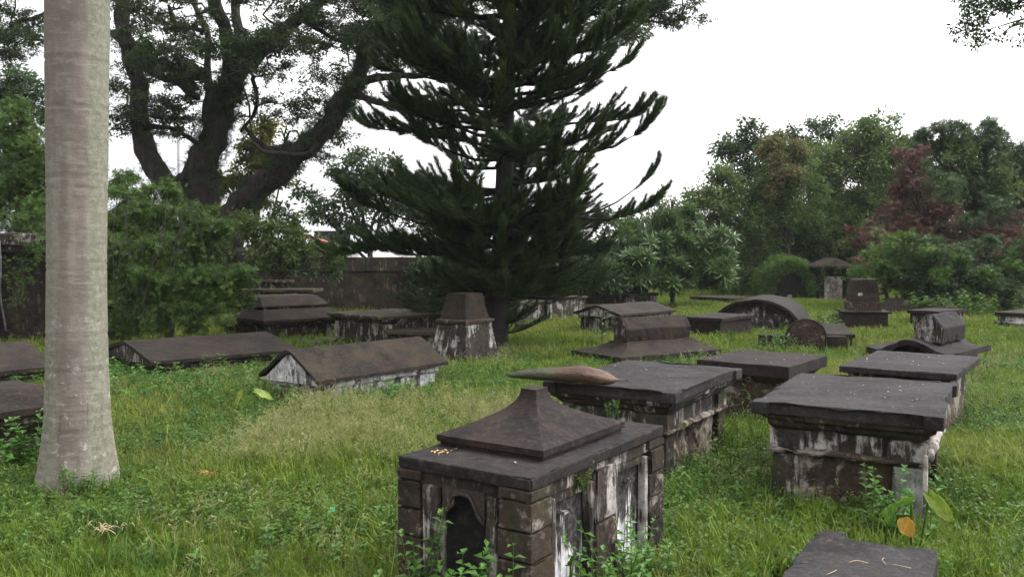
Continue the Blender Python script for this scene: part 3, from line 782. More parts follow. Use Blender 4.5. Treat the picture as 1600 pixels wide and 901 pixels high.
# ================================================================== boundary walls
def walls():
    t = empty('boundary_wall', (0, 0, 0), label='long dark plastered boundary wall behind the tombs at left and centre', cat='wall')
    p0 = Q(180, 410, 22.5); p1 = Q(1010, 410, 26.5); d = p1 - p0; a = math.atan2(d.y, d.x); n = 7
    L = math.hypot(d.x, d.y); u = Vector((math.cos(a), math.sin(a), 0))
    for i in range(n):
        c = Vector((p0.x, p0.y, 0)) + u * (L * (i + .5) / n)
        part('wall_section', wbox((c.x, c.y, .6), (L / n - .004, .34, 1.26), .006, .012, .25, .01, rz=a), M['wall'], t)
        part('coping', wbox((c.x, c.y, 1.42), (L / n - .006, .46, .40 + R.uniform(-.012, .012)), .02, .014, .2, .015, rz=a), M['wall'], t)
    # left building ruin
    o = Q(20, 500, 16.5); o.z = 0
    r = tomb('ruined_vault', o.x, o.y, .08, 'ruined brick vault with a dark opening and heavy ledge at the left edge', 'ruin', 2.2, .8)
    part('ledge', wbox((-.9, .35, 1.98), (4.4, 1.5, .24), .03, .02, .2, .02), M['side_d'], r)
    part('cornice', wbox((-.9, .40, 1.80), (4.1, 1.3, .13), .02, .015, .2, .02), M['wall'], r)
    part('inner_wall', wbox((-.6, .55, .88), (3.6, .5, 1.76), .01, .01, .3, 0), M['wall'], r)
    # brick pier, brick by brick
    bw, bh = .27, .095
    pm = []
    for k in range(3):
        bm = bmesh.new(); box(bm, (0, 0, 0), (bw - .012, .2, bh - .012), 0, .008, 1); weather(bm, .006, 12, .5, k * 3 + 1, 0)
        me = bpy.data.meshes.new('brick'); bm.to_mesh(me); bm.free(); me.materials.append(M['brickwall']); pm.append(me)
    part('pier_core', wbox((-.72, .05, .87), (.78, .26, 1.74), .01, .004, .3, 0), M['roof'], r)
    for row in range(18):
        for col in range(3):
            x = -1.0 + col * bw + (.135 if row % 2 else 0) - .07
            if x > -.30: continue
            link('brick', pm[R.randrange(3)], r, (x + R.uniform(-.004, .004), -.09 + R.uniform(-.012, .012), .05 + row * bh), (0, 0, R.uniform(-.03, .03)))
    m = MB()
    m.tube(catmull([(-.0, -.42, 1.95), (.02, -.44, 1.5), (-.02, -.4, .9), (.06, -.38, .2)], 14), [.02] * 15, 5, .4, 9)
    m.build('hanging_root', M['pier'], r)
walls()

# ================================================================== things beyond the wall
def simple(name, col, rough=.6, **k):
    g = NG(name); p = g.pos(); c = g.mix(g.ramp(g.noise(p, 3, 5), .3, .7), tuple(q * .75 for q in col), col)
    return g.out(c, rough, None, **k)
M['red'] = simple('red_roof_sheet', (.45, .07, .04)); M['blackboard'] = simple('black_board', (.012, .012, .016))
M['render'] = simple('pale_render', (.42, .40, .38)); M['steel'] = simple('galvanised_steel', (.35, .36, .38), .4); M['yellow'] = simple('yellow_paint', (.55, .42, .03))
def kiosk():
    o = Q(512, 405, 46); o.z = 0
    t = tomb('kiosk', o.x, o.y, -.15, 'low building with a red sheet roof and black rooftop board beyond the wall', 'building', 2, 2)
    z = lambda y: EYE + (400.5 - y) / F * 46
    part('wall', wbox((.3, 0, (z(381)) / 2), (2.2, 2.4, z(381)), .01, .004, .6, 0), M['render'], t)
    prof = [(-1.9, z(392)), (-1.15, z(364)), (1.0, z(382)), (1.0, z(384)), (-1.15, z(366.5)), (-1.9, z(394))]
    part('roof', prism(prof, -1.9, -.9), M['red'], t)
    for k in range(6):
        u = k / 5; part('roof_rib', wbox((-1.15 + u * 2.1, -1.4, z(363.5) + (z(381.5) - z(363.5)) * u), (.05, 1.05, .06), .01, 0, 1, 0), M['pier'], t)
    bd = part('black_board', wbox((.32, -.1, z(371)), (2.05, .12, z(361) - z(380)), .01, 0, 1, 0), M['blackboard'], t)
    part('board_frame', wbox((.32, -.1, z(361)), (2.1, .16, .04), .005, 0, 1, 0), M['render'], t)
    part('parapet', wbox((.55, -1.25, z(385)), (1.6, .2, .34), .01, 0, 1, 0), M['render'], t)
    for k in range(5): part('railing_bar', wbox((.75 + k * .18, -1.5, z(396)), (.025, .025, .7), .004, 0, 1, 0), M['red'], t)
    part('railing_rail', wbox((1.1, -1.5, z(388)), (.8, .03, .03), .004, 0, 1, 0), M['red'], t)
    # light pole
    o = Q(282, 400, 38); o.z = 0
    t = tomb('light_pole', o.x, o.y, 0, 'tall pale light pole standing beyond the wall behind the forked tree', 'light pole', .2, .2)
    m = MB(); m.tube([Vector((0, 0, 0)), Vector((0, 0, 4)), Vector((0, 0, 8.2))], [.10, .085, .065], 10); m.build('pole', M['steel'], t)
    m = MB(); m.tube(catmull([(0, 0, 8.1), (.2, 0, 8.5), (.9, 0, 8.7)], 8), [.04] * 9, 8); m.build('arm', M['steel'], t)
    part('lamp_head', wloft([(.10, .06, 8.62, 1.05, 0), (.28, .12, 8.66, 1.05, 0), (.24, .1, 8.74, 1.05, 0)], 0, 1, 0, .01), M['steel'], t)
    for z_ in (2.2, 5.0): m = MB(); m.tube([Vector((0, 0, z_)), Vector((0, 0, z_ + .12))], [.12, .12], 10); m.build('collar', M['pier'], t)
    # van beyond the wall
    o = Q(371, 400, 40); o.z = 0
    t = tomb('parked_van', o.x, o.y, .1, 'white van with a yellow stripe parked beyond the wall, glimpsed beside the big trunk', 'van', 2, 1)
    bm = prism([(-1.9, .5), (-1.9, 1.1), (-1.5, 1.3), (-1.1, 2.08), (1.9, 2.12), (1.95, .5)], -.85, .85); bmesh.ops.bevel(bm, geom=bm.edges[:], offset=.06, segments=2, affect='EDGES')
    part('body', bm, M['render'], t)
    for x in (-.6, .4, 1.35): part('window', wbox((x, -.86, 1.72), (.8, .03, .45), .02, 0, 1, 0), M['blackboard'], t)
    part('stripe', wbox((.1, -.87, 1.36), (3.5, .02, .12), .004, 0, 1, 0), M['yellow'], t)
    for x in (-1.2, 1.25):
        m = MB(); m.tube([Vector((x, -.9, .34)), Vector((x, -.68, .34))], [.34, .34], 18); m.build('wheel', M['blackboard'], t)
kiosk()

# ================================================================== instanced foliage helper
def proto_coll(name, meshes):
    c = bpy.data.collections.new(name)
    for i, me in enumerate(meshes):
        o = bpy.data.objects.new('%s_%02d' % (name, i), me); c.objects.link(o)
    return c
NGC = {}
def scatter(name, coll, pts, rots, scl, parent=None, loc=None, **k):
    n = len(pts); nv = len(coll.objects)
    me = bpy.data.meshes.new(name); me.vertices.add(n)
    me.vertices.foreach_set('co', np.asarray(pts, dtype=np.float32).ravel())
    a = me.attributes.new('rot', 'FLOAT_VECTOR', 'POINT'); a.data.foreach_set('vector', np.asarray(rots, dtype=np.float32).ravel())
    a = me.attributes.new('scl', 'FLOAT', 'POINT'); a.data.foreach_set('value', np.asarray(scl, dtype=np.float32))
    a = me.attributes.new('idx', 'INT', 'POINT'); a.data.foreach_set('value', NR.randint(0, nv, n).astype(np.int32))
    if coll.name not in NGC:
        ng = bpy.data.node_groups.new('scatter_' + coll.name, 'GeometryNodeTree')
        ng.interface.new_socket('Geometry', in_out='INPUT', socket_type='NodeSocketGeometry')
        ng.interface.new_socket('Geometry', in_out='OUTPUT', socket_type='NodeSocketGeometry')
        gi = ng.nodes.new('NodeGroupInput'); go = ng.nodes.new('NodeGroupOutput')
        ip = ng.nodes.new('GeometryNodeInstanceOnPoints'); ci = ng.nodes.new('GeometryNodeCollectionInfo')
        ci.inputs['Collection'].default_value = coll; ci.inputs['Separate Children'].default_value = True; ci.inputs['Reset Children'].default_value = True
        def na(nm, t):
            q = ng.nodes.new('GeometryNodeInputNamedAttribute'); q.data_type = t; q.inputs['Name'].default_value = nm; return q.outputs['Attribute']
        ng.links.new(gi.outputs[0], ip.inputs['Points']); ng.links.new(ci.outputs[0], ip.inputs['Instance'])
        ip.inputs['Pick Instance'].default_value = True
        ng.links.new(na('idx', 'INT'), ip.inputs['Instance Index'])
        ng.links.new(na('rot', 'FLOAT_VECTOR'), ip.inputs['Rotation']); ng.links.new(na('scl', 'FLOAT'), ip.inputs['Scale'])
        ng.links.new(ip.outputs[0], go.inputs[0]); NGC[coll.name] = ng
    o = link(name, me, parent, loc, **k)
    md = o.modifiers.new('scatter', 'NODES'); md.node_group = NGC[coll.name]
    return o
def leafmesh(name, leaves, m, fold=.25, tip=1.0):
    """leaves: list of (pos, direction, normal, length, width)"""
    V = []; Fc = []
    for p, d, nn, L, w in leaves:
        d = d.normalized(); s = d.cross(nn)
        if s.length < 1e-5: s = d.orthogonal()
        s.normalize(); nn = s.cross(d); b = len(V)
        V += [p, p + d * L * .45 + s * w * .5 + nn * w * fold, p + d * L - nn * L * .12 * tip, p + d * L * .45 - s * w * .5 + nn * w * fold, p + d * L * .5]
        Fc += [(b, b + 1, b + 4), (b + 1, b + 2, b + 4), (b, b + 4, b + 3), (b + 4, b + 2, b + 3)]
    me = bpy.data.meshes.new(name); me.from_pydata([tuple(v) for v in V], [], Fc); me.materials.append(m); return me
def rv(r): 
    while True:
        v = Vector((r.uniform(-1, 1), r.uniform(-1, 1), r.uniform(-1, 1)))
        if .05 < v.length < 1: return v.normalized()
def sprays(kind, m, n=4):
    r = random.Random(hash(kind) % 1000 if False else sum(map(ord, kind))); out = []
    for i in range(n):
        Ls = []
        if kind == 'fine':      # small leaflets in a flat pad
            for _ in range(26):
                p = Vector((r.gauss(0, .075), r.gauss(0, .075), r.gauss(0, .028)))
                Ls.append((p, Vector((r.uniform(-1, 1), r.uniform(-1, 1), r.uniform(-.4, .15))), (Vector((0, 0, 1)) + rv(r) * .5), r.uniform(.06, .11), r.uniform(.032, .052)))
        elif kind == 'broad':
            for _ in range(15):
                d = rv(r); d.z = d.z * .6 + .1; p = d * r.uniform(.02, .2)
                Ls.append((p, d + Vector((0, 0, -.2)), Vector((0, 0, 1)) + rv(r) * .5, r.uniform(.08, .14), r.uniform(.045, .075)))
        elif kind == 'palmate':   # radiating leaflets in small hands
            for _ in range(5):
                c = rv(r) * r.uniform(.03, .17); ax = (Vector((0, 0, .8)) + rv(r) * .6).normalized(); t = ax.orthogonal().normalized()
                for j in range(6):
                    d = Matrix.Rotation(j * TAU / 6 + r.uniform(-.2, .2), 3, ax) @ t + ax * .05
                    Ls.append((c, d, ax, r.uniform(.06, .10), r.uniform(.018, .028)))
        elif kind == 'rosette':
            for j in range(15):
                an = j * 2.4; el = .05 + .9 * j / 15
                d = Vector((math.cos(an) * math.cos(el), math.sin(an) * math.cos(el), math.sin(el)))
                Ls.append((d * .02, d, Vector((0, 0, 1)) + d * -.3, r.uniform(.24, .34), r.uniform(.06, .085)))
        elif kind == 'vine':
            for _ in range(18):
                p = Vector((r.uniform(-.17, .17), r.uniform(-.17, .17), r.gauss(0, .04)))
                Ls.append((p, Vector((r.uniform(-1, 1), r.uniform(-1, 1), -.5)), Vector((0, 0, 1)) + rv(r) * .6, r.uniform(.05, .09), r.uniform(.045, .07)))
        elif kind == 'fern':
            for j in range(7):
                an = r.uniform(0, TAU); d = Vector((math.cos(an), math.sin(an), r.uniform(.1, .9))); L = r.uniform(.18, .38)
                for q in range(7):
                    u = (q + 1) / 8; c = d * L * u + Vector((0, 0, -.25 * u * u * L * 2)); s = Vector((-d.y, d.x, 0)).normalized()
                    for sg in (-1, 1): Ls.append((c, s * sg + d * .5, Vector((0, 0, 1)), L * .22 * (1.1 - u), .022))
        elif kind == 'weed':     # small broadleaf herb, stem leaves in pairs
            h = r.uniform(.10, .22); top = Vector((r.uniform(-.03, .03), r.uniform(-.03, .03), h))
            for q in range(6):
                u = .25 + .75 * q / 5; c = top * u; an = q * 1.57 + r.uniform(-.3, .3)
                for sg in (0, math.pi):
                    d = Vector((math.cos(an + sg), math.sin(an + sg), r.uniform(0, .5)))
                    Ls.append((c, d, Vector((0, 0, 1)), r.uniform(.035, .06), r.uniform(.02, .032)))
            Ls.append((Vector(), top, Vector((1, 0, 0)), h, .006))
        elif kind == 'clover':   # creeping low ground cover
            for _ in range(26):
                p = Vector((r.gauss(0, .09), r.gauss(0, .09), r.uniform(.02, .09)))
                Ls.append((p, Vector((r.uniform(-1, 1), r.uniform(-1, 1), r.uniform(-.1, .4))), Vector((0, 0, 1)) + rv(r) * .3, r.uniform(.018, .034), r.uniform(.014, .024)))
        elif kind == 'strap':    # oleander-like long leaves on a stem
            for j in range(22):
                u = j / 22; an = j * 2.4; c = Vector((0, 0, .12 + .45 * u)); d = Vector((math.cos(an), math.sin(an), .35))
                Ls.append((c, d, Vector((0, 0, 1)), r.uniform(.16, .22), .035))
            Ls.append((Vector(), Vector((0, 0, 1)), Vector((1, 0, 0)), .6, .014))
        out.append(leafmesh('%s_spray' % kind, Ls, m))
    return out
def tufts(name, m, n, hmin, hmax, blades, spread, width=.006, lean=.5, head=None):
    out = []; r = random.Random(sum(map(ord, name)))
    for i in range(n):
        V = []; Fc = []
        for _ in range(blades):
            x, y = r.gauss(0, spread), r.gauss(0, spread); h = r.uniform(hmin, hmax); an = r.uniform(0, TAU); le = r.uniform(.05, lean) * h
            w = width * r.uniform(.7, 1.3); sx, sy = -math.sin(an) * w / 2, math.cos(an) * w / 2; b = len(V)
            dx, dy = math.cos(an) * le, math.sin(an) * le
            bend = r.uniform(0, .35) * h * (le / h) * 1.6
            V += [(x - sx, y - sy, -.02), (x + sx, y + sy, -.02), (x + dx * .4 - sx, y + dy * .4 - sy, h * .6), (x + dx * .4 + sx, y + dy * .4 + sy, h * .6), (x + dx * 1.1, y + dy * 1.1, h - bend)]
            Fc += [(b, b + 1, b + 3), (b, b + 3, b + 2), (b + 2, b + 3, b + 4)]
            if head:   # airy seed head: short spikelets
                tx, ty, tz = x + dx * 1.1, y + dy * 1.1, h - bend
                for q in range(head):
                    a2 = r.uniform(0, TAU); l2 = r.uniform(.012, .034); zz = tz - r.uniform(0, .09); b = len(V)
                    V += [(tx, ty, zz), (tx + math.cos(a2) * l2, ty + math.sin(a2) * l2, zz + l2 * .5), (tx + math.cos(a2) * l2 * .9 + .003, ty + math.sin(a2) * l2 * .9, zz + l2 * .5 + .007)]
                    Fc += [(b, b + 1, b + 2)]
        me = bpy.data.meshes.new(name); me.from_pydata(V, [], Fc); me.materials.append(m); out.append(me)
    return out

# ---- plant materials
LM = {}
LM['fine'] = leafmat('rain_tree_leaf', (.034, .058, .020), (.060, .095, .030), transl=.45)
LM['mound'] = leafmat('mound_leaf', (.050, .100, .020), (.092, .155, .034), (.12, .18, .04), transl=.38)
LM['dark'] = leafmat('dark_leaf', (.038, .070, .026), (.062, .105, .034), transl=.3)
LM['mid'] = leafmat('mid_green_leaf', (.078, .130, .032), (.135, .19, .055), (.16, .20, .068), transl=.35)
LM['bright'] = leafmat('bright_leaf', (.060, .125, .020), (.105, .175, .035), transl=.4)
LM['olive'] = leafmat('olive_tan_leaf', (.11, .12, .038), (.16, .14, .05), (.22, .13, .07), transl=.3)
LM['red'] = leafmat('red_brown_leaf', (.090, .038, .030), (.135, .070, .050), (.14, .11, .065), transl=.3)
LM['rosette'] = leafmat('glossy_long_leaf', (.055, .105, .030), (.095, .155, .045), rough=.32, transl=.3, spec=.5)
LM['vine'] = leafmat('creeper_leaf', (.060, .115, .025), (.105, .165, .040), (.14, .19, .05), transl=.35)
LM['pine'] = leafmat('pine_needle', (.014, .029, .009), (.050, .082, .022), transl=.18, rough=.45)
LM['yellow'] = leafmat('yellow_green_leaf', (.10, .12, .02), (.17, .17, .03), transl=.4)
LM['fern'] = leafmat('fern_leaf', (.018, .036, .012), (.034, .060, .018), transl=.25)
LM['grass'] = leafmat('grass_blade', (.085, .150, .014), (.165, .225, .029), (.12, .185, .018), transl=.42, patch=(.20, .22, .048), rough=.55)
LM['grass_d'] = leafmat('dark_grass_blade', (.04, .095, .014), (.085, .155, .024), transl=.35, rough=.55)
LM['dry'] = leafmat('dry_grass', (.20, .215, .07), (.33, .33, .15), transl=.4, rough=.6)
LM['weed'] = leafmat('weed_leaf', (.055, .120, .020), (.10, .19, .035), transl=.4)
COL = {}
for kind, mk, key in (('fine', 'fine', 'fine'), ('palmate', 'mound', 'mound'), ('broad', 'dark', 'dark'), ('broad', 'mid', 'mid'), ('palmate', 'bright', 'bright'), ('vine', 'olive', 'olive'),
                      ('palmate', 'red', 'red'), ('rosette', 'rosette', 'rosette'), ('vine', 'vine', 'vine'), ('vine', 'bright', 'vlight'), ('broad', 'yellow', 'yellow'), ('fern', 'fern', 'fern'), ('weed', 'weed', 'weed'),
                      ('clover', 'weed', 'clover'), ('strap', 'rosette', 'strap'), ('fine', 'mid', 'feathery'), ('palmate', 'dark', 'darkhand')):
    COL[key] = proto_coll(key, sprays(kind, LM[mk], 5))
COL['tuft'] = proto_coll('tuft', tufts('tuft', LM['grass'], 7, .07, .17, 26, .045, .0055, .8))
COL['tuft_d'] = proto_coll('tuft_d', tufts('tuft_d', LM['grass_d'], 5, .10, .26, 22, .04, .007, .8))
COL['seed'] = proto_coll('seed', tufts('seed', LM['dry'], 5, .16, .32, 7, .06, .0022, .5, head=7))
COL['long'] = proto_coll('long', tufts('long', LM['grass'], 6, .16, .34, 12, .03, .0075, 1.0))
COL['far'] = proto_coll('far', tufts('far', LM['grass'], 5, .08, .20, 40, .12, .013, .8))

def bark(name, a, b, c, scale=6, zs=.25, bd=.03):
    g = NG(name); p = g.pos((1, 1, zs)); n1 = g.noise(p, scale, 8, .7, .4); n2 = g.noise(g.pos(), 2, 6)
    col = g.mix(g.ramp(n1, .35, .65), a, b); col = g.mix(g.mul(g.ramp(n2, .5, .68), .7), col, c)
    return g.out(col, .95, n1, bd)
BM = {}
BM['rain'] = bark('rain_tree_bark', (.012, .010, .009), (.045, .036, .030), (.035, .032, .022), 9, .2, .05)
BM['pine'] = bark('pine_bark', (.008, .006, .006), (.022, .017, .015), (.02, .02, .015), 14, 2.0, .02)
BM['twig'] = bark('twig_bark', (.025, .021, .018), (.06, .05, .042), (.05, .05, .04), 9, .3, .01)
def palm_bark():
    g = NG('palm_bark'); ob = g.pos(obj_space=True)
    sp = g.n('ShaderNodeSeparateXYZ'); g.l(ob, sp.inputs[0])
    X = g.mul(g.mul(sp.outputs[0], .886), g.mul(sp.outputs[1], .463), 'ADD'); X = g.mul(X, g.mul(sp.outputs[2], .016), 'SUBTRACT')
    n1 = g.noise(ob, 3.0, 7, .65); n2 = g.noise(ob, 28, 6, .7)
    m2 = g.n('ShaderNodeMapping'); g.l(ob, m2.inputs[0]); m2.inputs['Scale'].default_value = (1, 1, .10); vs = g.noise(m2.outputs[0], 16, 6, .6)
    m3 = g.n('ShaderNodeMapping'); g.l(ob, m3.inputs[0]); m3.inputs['Scale'].default_value = (.25, .25, 1); hs = g.noise(m3.outputs[0], 34, 5, .7)
    col = g.mix(g.ramp(n1, .35, .65), (.130, .112, .094), (.230, .202, .172))
    # pinkish vertical zone facing the camera, grey-green lichen to the right
    zone = g.ramp(g.mul(X, g.mul(g.mul(vs, .5, 'SUBTRACT'), .16), 'ADD'), .045, .085)
    col = g.mix(g.mul(g.ramp(vs, .42, .62), .6), col, (.150, .116, .098))
    green = g.mix(g.ramp(n2, .4, .65), (.150, .150, .108), (.235, .230, .180))
    col = g.mix(g.mul(zone, .85), col, green)
    lz = g.ramp(g.mul(X, g.mul(vs, .10), 'ADD'), -.05, -.11)
    col = g.mix(g.mul(lz, g.mul(g.ramp(sp.outputs[2], 3.2, 1.8), .7)), col, green)
    # pale lichen crust, thicker near the foot
    foot = g.ramp(sp.outputs[2], 1.9, .1)
    k = g.mul(g.ramp(g.noise(ob, 13, 7, .75), .57, .62), g.mul(g.mul(foot, .7), .15, 'ADD'))
    col = g.mix(k, col, (.38, .355, .315))
    dk = g.mul(g.ramp(g.noise(m2.outputs[0], 30, 6, .7), .56, .66), g.mul(g.mul(foot, .55), .12, 'ADD'))
    col = g.mix(dk, col, (.07, .06, .052))
    col = g.mix(g.mul(g.ramp(hs, .56, .62), .4), col, (.29, .262, .225)); col = g.mix(g.mul(g.ramp(hs, .42, .36), .45), col, (.12, .095, .08))
    h = g.mul(g.mul(hs, .8), g.mul(n2, .6), 'ADD')
    return g.out(col, .9, h, .006)
BM['palm'] = palm_bark()

# ================================================================== palm at left
def palm_x(z): return .012 * z + .002 * z * z if z < 4 else .08 + .028 * (z - 4)
def palm():
    b = P(122, 762, 0); t = empty('royal_palm', (b.x, b.y, 0), label='tall smooth grey palm trunk with a flared foot in the left foreground', cat='palm tree')
    FOOT.append((b.x, b.y, 0, .22, .22))
    prof = [(-.1, .36), (.0, .335), (.06, .315), (.15, .295), (.3, .272), (.5, .252), (.8, .238), (1.2, .230), (1.7, .226), (2.1, .226), (2.6, .232), (3.1, .240), (3.6, .243), (4.5, .235), (6, .215), (8, .19), (10.5, .165)]
    zs = [z for z, _ in prof]; rs = [r * .85 for _, r in prof]
    V = []; Fc = []; K = 64; rows = np.concatenate([np.arange(-.1, 4.4, .02), np.arange(4.4, 10.5, .12)])
    rings = sorted(random.Random(5).sample(range(20, 220), 15))
    for i, z in enumerate(rows):
        r0 = float(np.interp(z, zs, rs)); groove = -.008 if i in rings else (.004 if (i - 1) in rings else 0)
        for j in range(K):
            q = j / K * TAU; w = Vector((math.cos(q) * 1.5, math.sin(q) * 1.5, z * .8))
            fl = max(0, .5 - z) * .12 * noise.noise(Vector((math.cos(q) * 2.2, math.sin(q) * 2.2, 3)))
            r = r0 + groove * (.5 + .5 * noise.noise(w * 2)) + .006 * noise.noise(w * 1.3) + fl + .0022 * noise.noise(w * 12)
            V.append((math.cos(q) * r + palm_x(z), math.sin(q) * r, z))
    for i in range(len(rows) - 1):
        for j in range(K): Fc.append((i * K + j, i * K + (j + 1) % K, (i + 1) * K + (j + 1) % K, (i + 1) * K + j))
    me = npmesh('trunk', V, Fc, BM['palm']); me.shade_smooth(); link('trunk', me, t)
    # crown far above the frame
    tip = Vector((palm_x(10.5), 0, 10.5)); r = random.Random(3)
    m = MB(); m.tube([tip, tip + Vector((0, 0, .9)), tip + Vector((0, 0, 1.5))], [.17, .15, .06], 14); m.build('crownshaft', LM['bright'], t)
    for k in range(13):
        an = k * 2.4; L = r.uniform(2.6, 3.3); up = r.uniform(.1, 1.3); d = Vector((math.cos(an), math.sin(an), 0)); top = tip + Vector((0, 0, 1.4))
        rach = [top + d * L * u * (1 - .15 * u) + Vector((0, 0, up * L * .5 * u - (.55 + up * .4) * L * u * u)) for u in np.linspace(0, 1, 12)]
        Ls = []
        for i in range(1, 12):
            for f in (0, .5):
                c = rach[i - 1].lerp(rach[i], f); s = Vector((-d.y, d.x, 0)); u = (i + f) / 12
                for sg in (-1, 1): Ls.append((c, s * sg + d * .5 + Vector((0, 0, -.25)), Vector((0, 0, 1)), .75 * math.sin(math.pi * min(.95, u * .85 + .15)) + .1, .045))
        me = leafmesh('frond', Ls, LM['mid']); link('frond', me, t)
palm()

# ================================================================== generic broadleaf crowns
def lobe_points(lobes, dens, r_sub=.42, flat=.75, fill=.35, ksub=11):
    """lobes: (x,y,z,r) -> leaf spray positions gathered in clumps; returns pts and outward dirs"""
    pts = []; nr = NR
    for (x, y, z, r) in lobes:
        n = int(dens * r * r * 4); k = max(5, int(ksub * (r ** .6)))
        dirs = nr.normal(size=(k, 3)); dirs /= np.linalg.norm(dirs, axis=1)[:, None]
        dirs[:, 2] = dirs[:, 2] * .85 + .1
        cen = dirs * (r * nr.uniform(.55, .95, (k, 1)))
        rad = r * nr.uniform(r_sub * .6, r_sub * 1.15, k)
        w = rad ** 2; w /= w.sum()
        which = nr.choice(k, n, p=w)
        g = nr.normal(size=(n, 3)); g /= np.linalg.norm(g, axis=1)[:, None]; g[:, 2] = np.where(nr.rand(n) < .7, np.abs(g[:, 2]), g[:, 2])
        rr = (nr.uniform(.55, 1.05, n))[:, None] * rad[which][:, None]
        q = cen[which] + g * rr * np.array([1, 1, flat])
        m = int(n * fill); h = nr.normal(size=(m, 3)) * r * .36
        q = np.concatenate([q, h]); q += np.array([x, y, z]); pts.append(q)
    p = np.concatenate(pts); return p[p[:, 2] > .03]
def rnd_rots(n, tilt=.6):
    r = np.zeros((n, 3)); r[:, 0] = NR.normal(0, tilt, n); r[:, 1] = NR.normal(0, tilt, n); r[:, 2] = NR.uniform(0, TAU, n); return r
def tree(label, lobes, base, coll, dens, scale=1.0, cat='tree', trunk=None, name='broadleaf_tree', r_sub=.42, extra=None, fill=.35, tilt=.6, group=None, jit=.35, tr=.14):
    r_sub *= .85
    """lobes given as (px, py, depth, radius px)"""
    bx, bd = base; o = Vector(((bx - 800) / F * bd, bd, 0))
    t = empty(name, o, label=label, cat=cat, group=group)
    L = []
    for (px, py, dep, rp) in lobes:
        c = Q(px, py, dep) - o; L.append((c.x, c.y, c.z, rp * dep / F))
    m = MB(); r = random.Random(int(bx * 7 + bd))
    top = max(L, key=lambda q: q[2]); cz = top[2] * .55
    mid = Vector((sum(q[0] for q in L) / len(L) * .4, 0, cz))
    m.tube(catmull([(0, 0, -.1), (r.uniform(-.1, .1), r.uniform(-.1, .1), cz * .4), mid], 10), interp([tr, tr * .8, tr * .55], 10), 8, .2, 5)
    m.build('trunk', BM['twig'] if trunk is None else trunk, t)
    mb = MB()
    for (x, y, z, rr) in L:
        s = mid * r.uniform(.45, 1.0); e = Vector((x, y, z)); md = s.lerp(e, .5) + rv(r) * rr * .3
        mb.tube(catmull([s, md, e], 8), interp([tr * .5, tr * .3, .02], 8), 5, .2, 4)
        for _ in range(7):
            e2 = e + rv(r) * rr * .9
            mb.tube(catmull([e.lerp(md, r.uniform(0, .4)), e.lerp(e2, .5) + rv(r) * .1 * rr, e2], 5), interp([.022, .012, .006], 5), 4)
    mb.build('branches', BM['twig'] if trunk is None else trunk, t, kind='stuff')
    p = lobe_points(L, dens / scale ** 2, r_sub, fill=fill); n = len(p)
    scatter('crown', COL[coll], p, rnd_rots(n, tilt), NR.uniform(.7, 1.3, n) * scale, t, kind='stuff')
    if extra:
        for (nm, cl, lb, dn, sc) in extra:
            LL = []
            for (px, py, dep, rp) in lb:
                c = Q(px, py, dep) - o; LL.append((c.x, c.y, c.z, rp * dep / F))
            p = lobe_points(LL, dn / sc ** 2, r_sub); n = len(p)
            scatter(nm, COL[cl], p, rnd_rots(n, tilt), NR.uniform(.7, 1.3, n) * sc, t, kind='stuff')
    return t

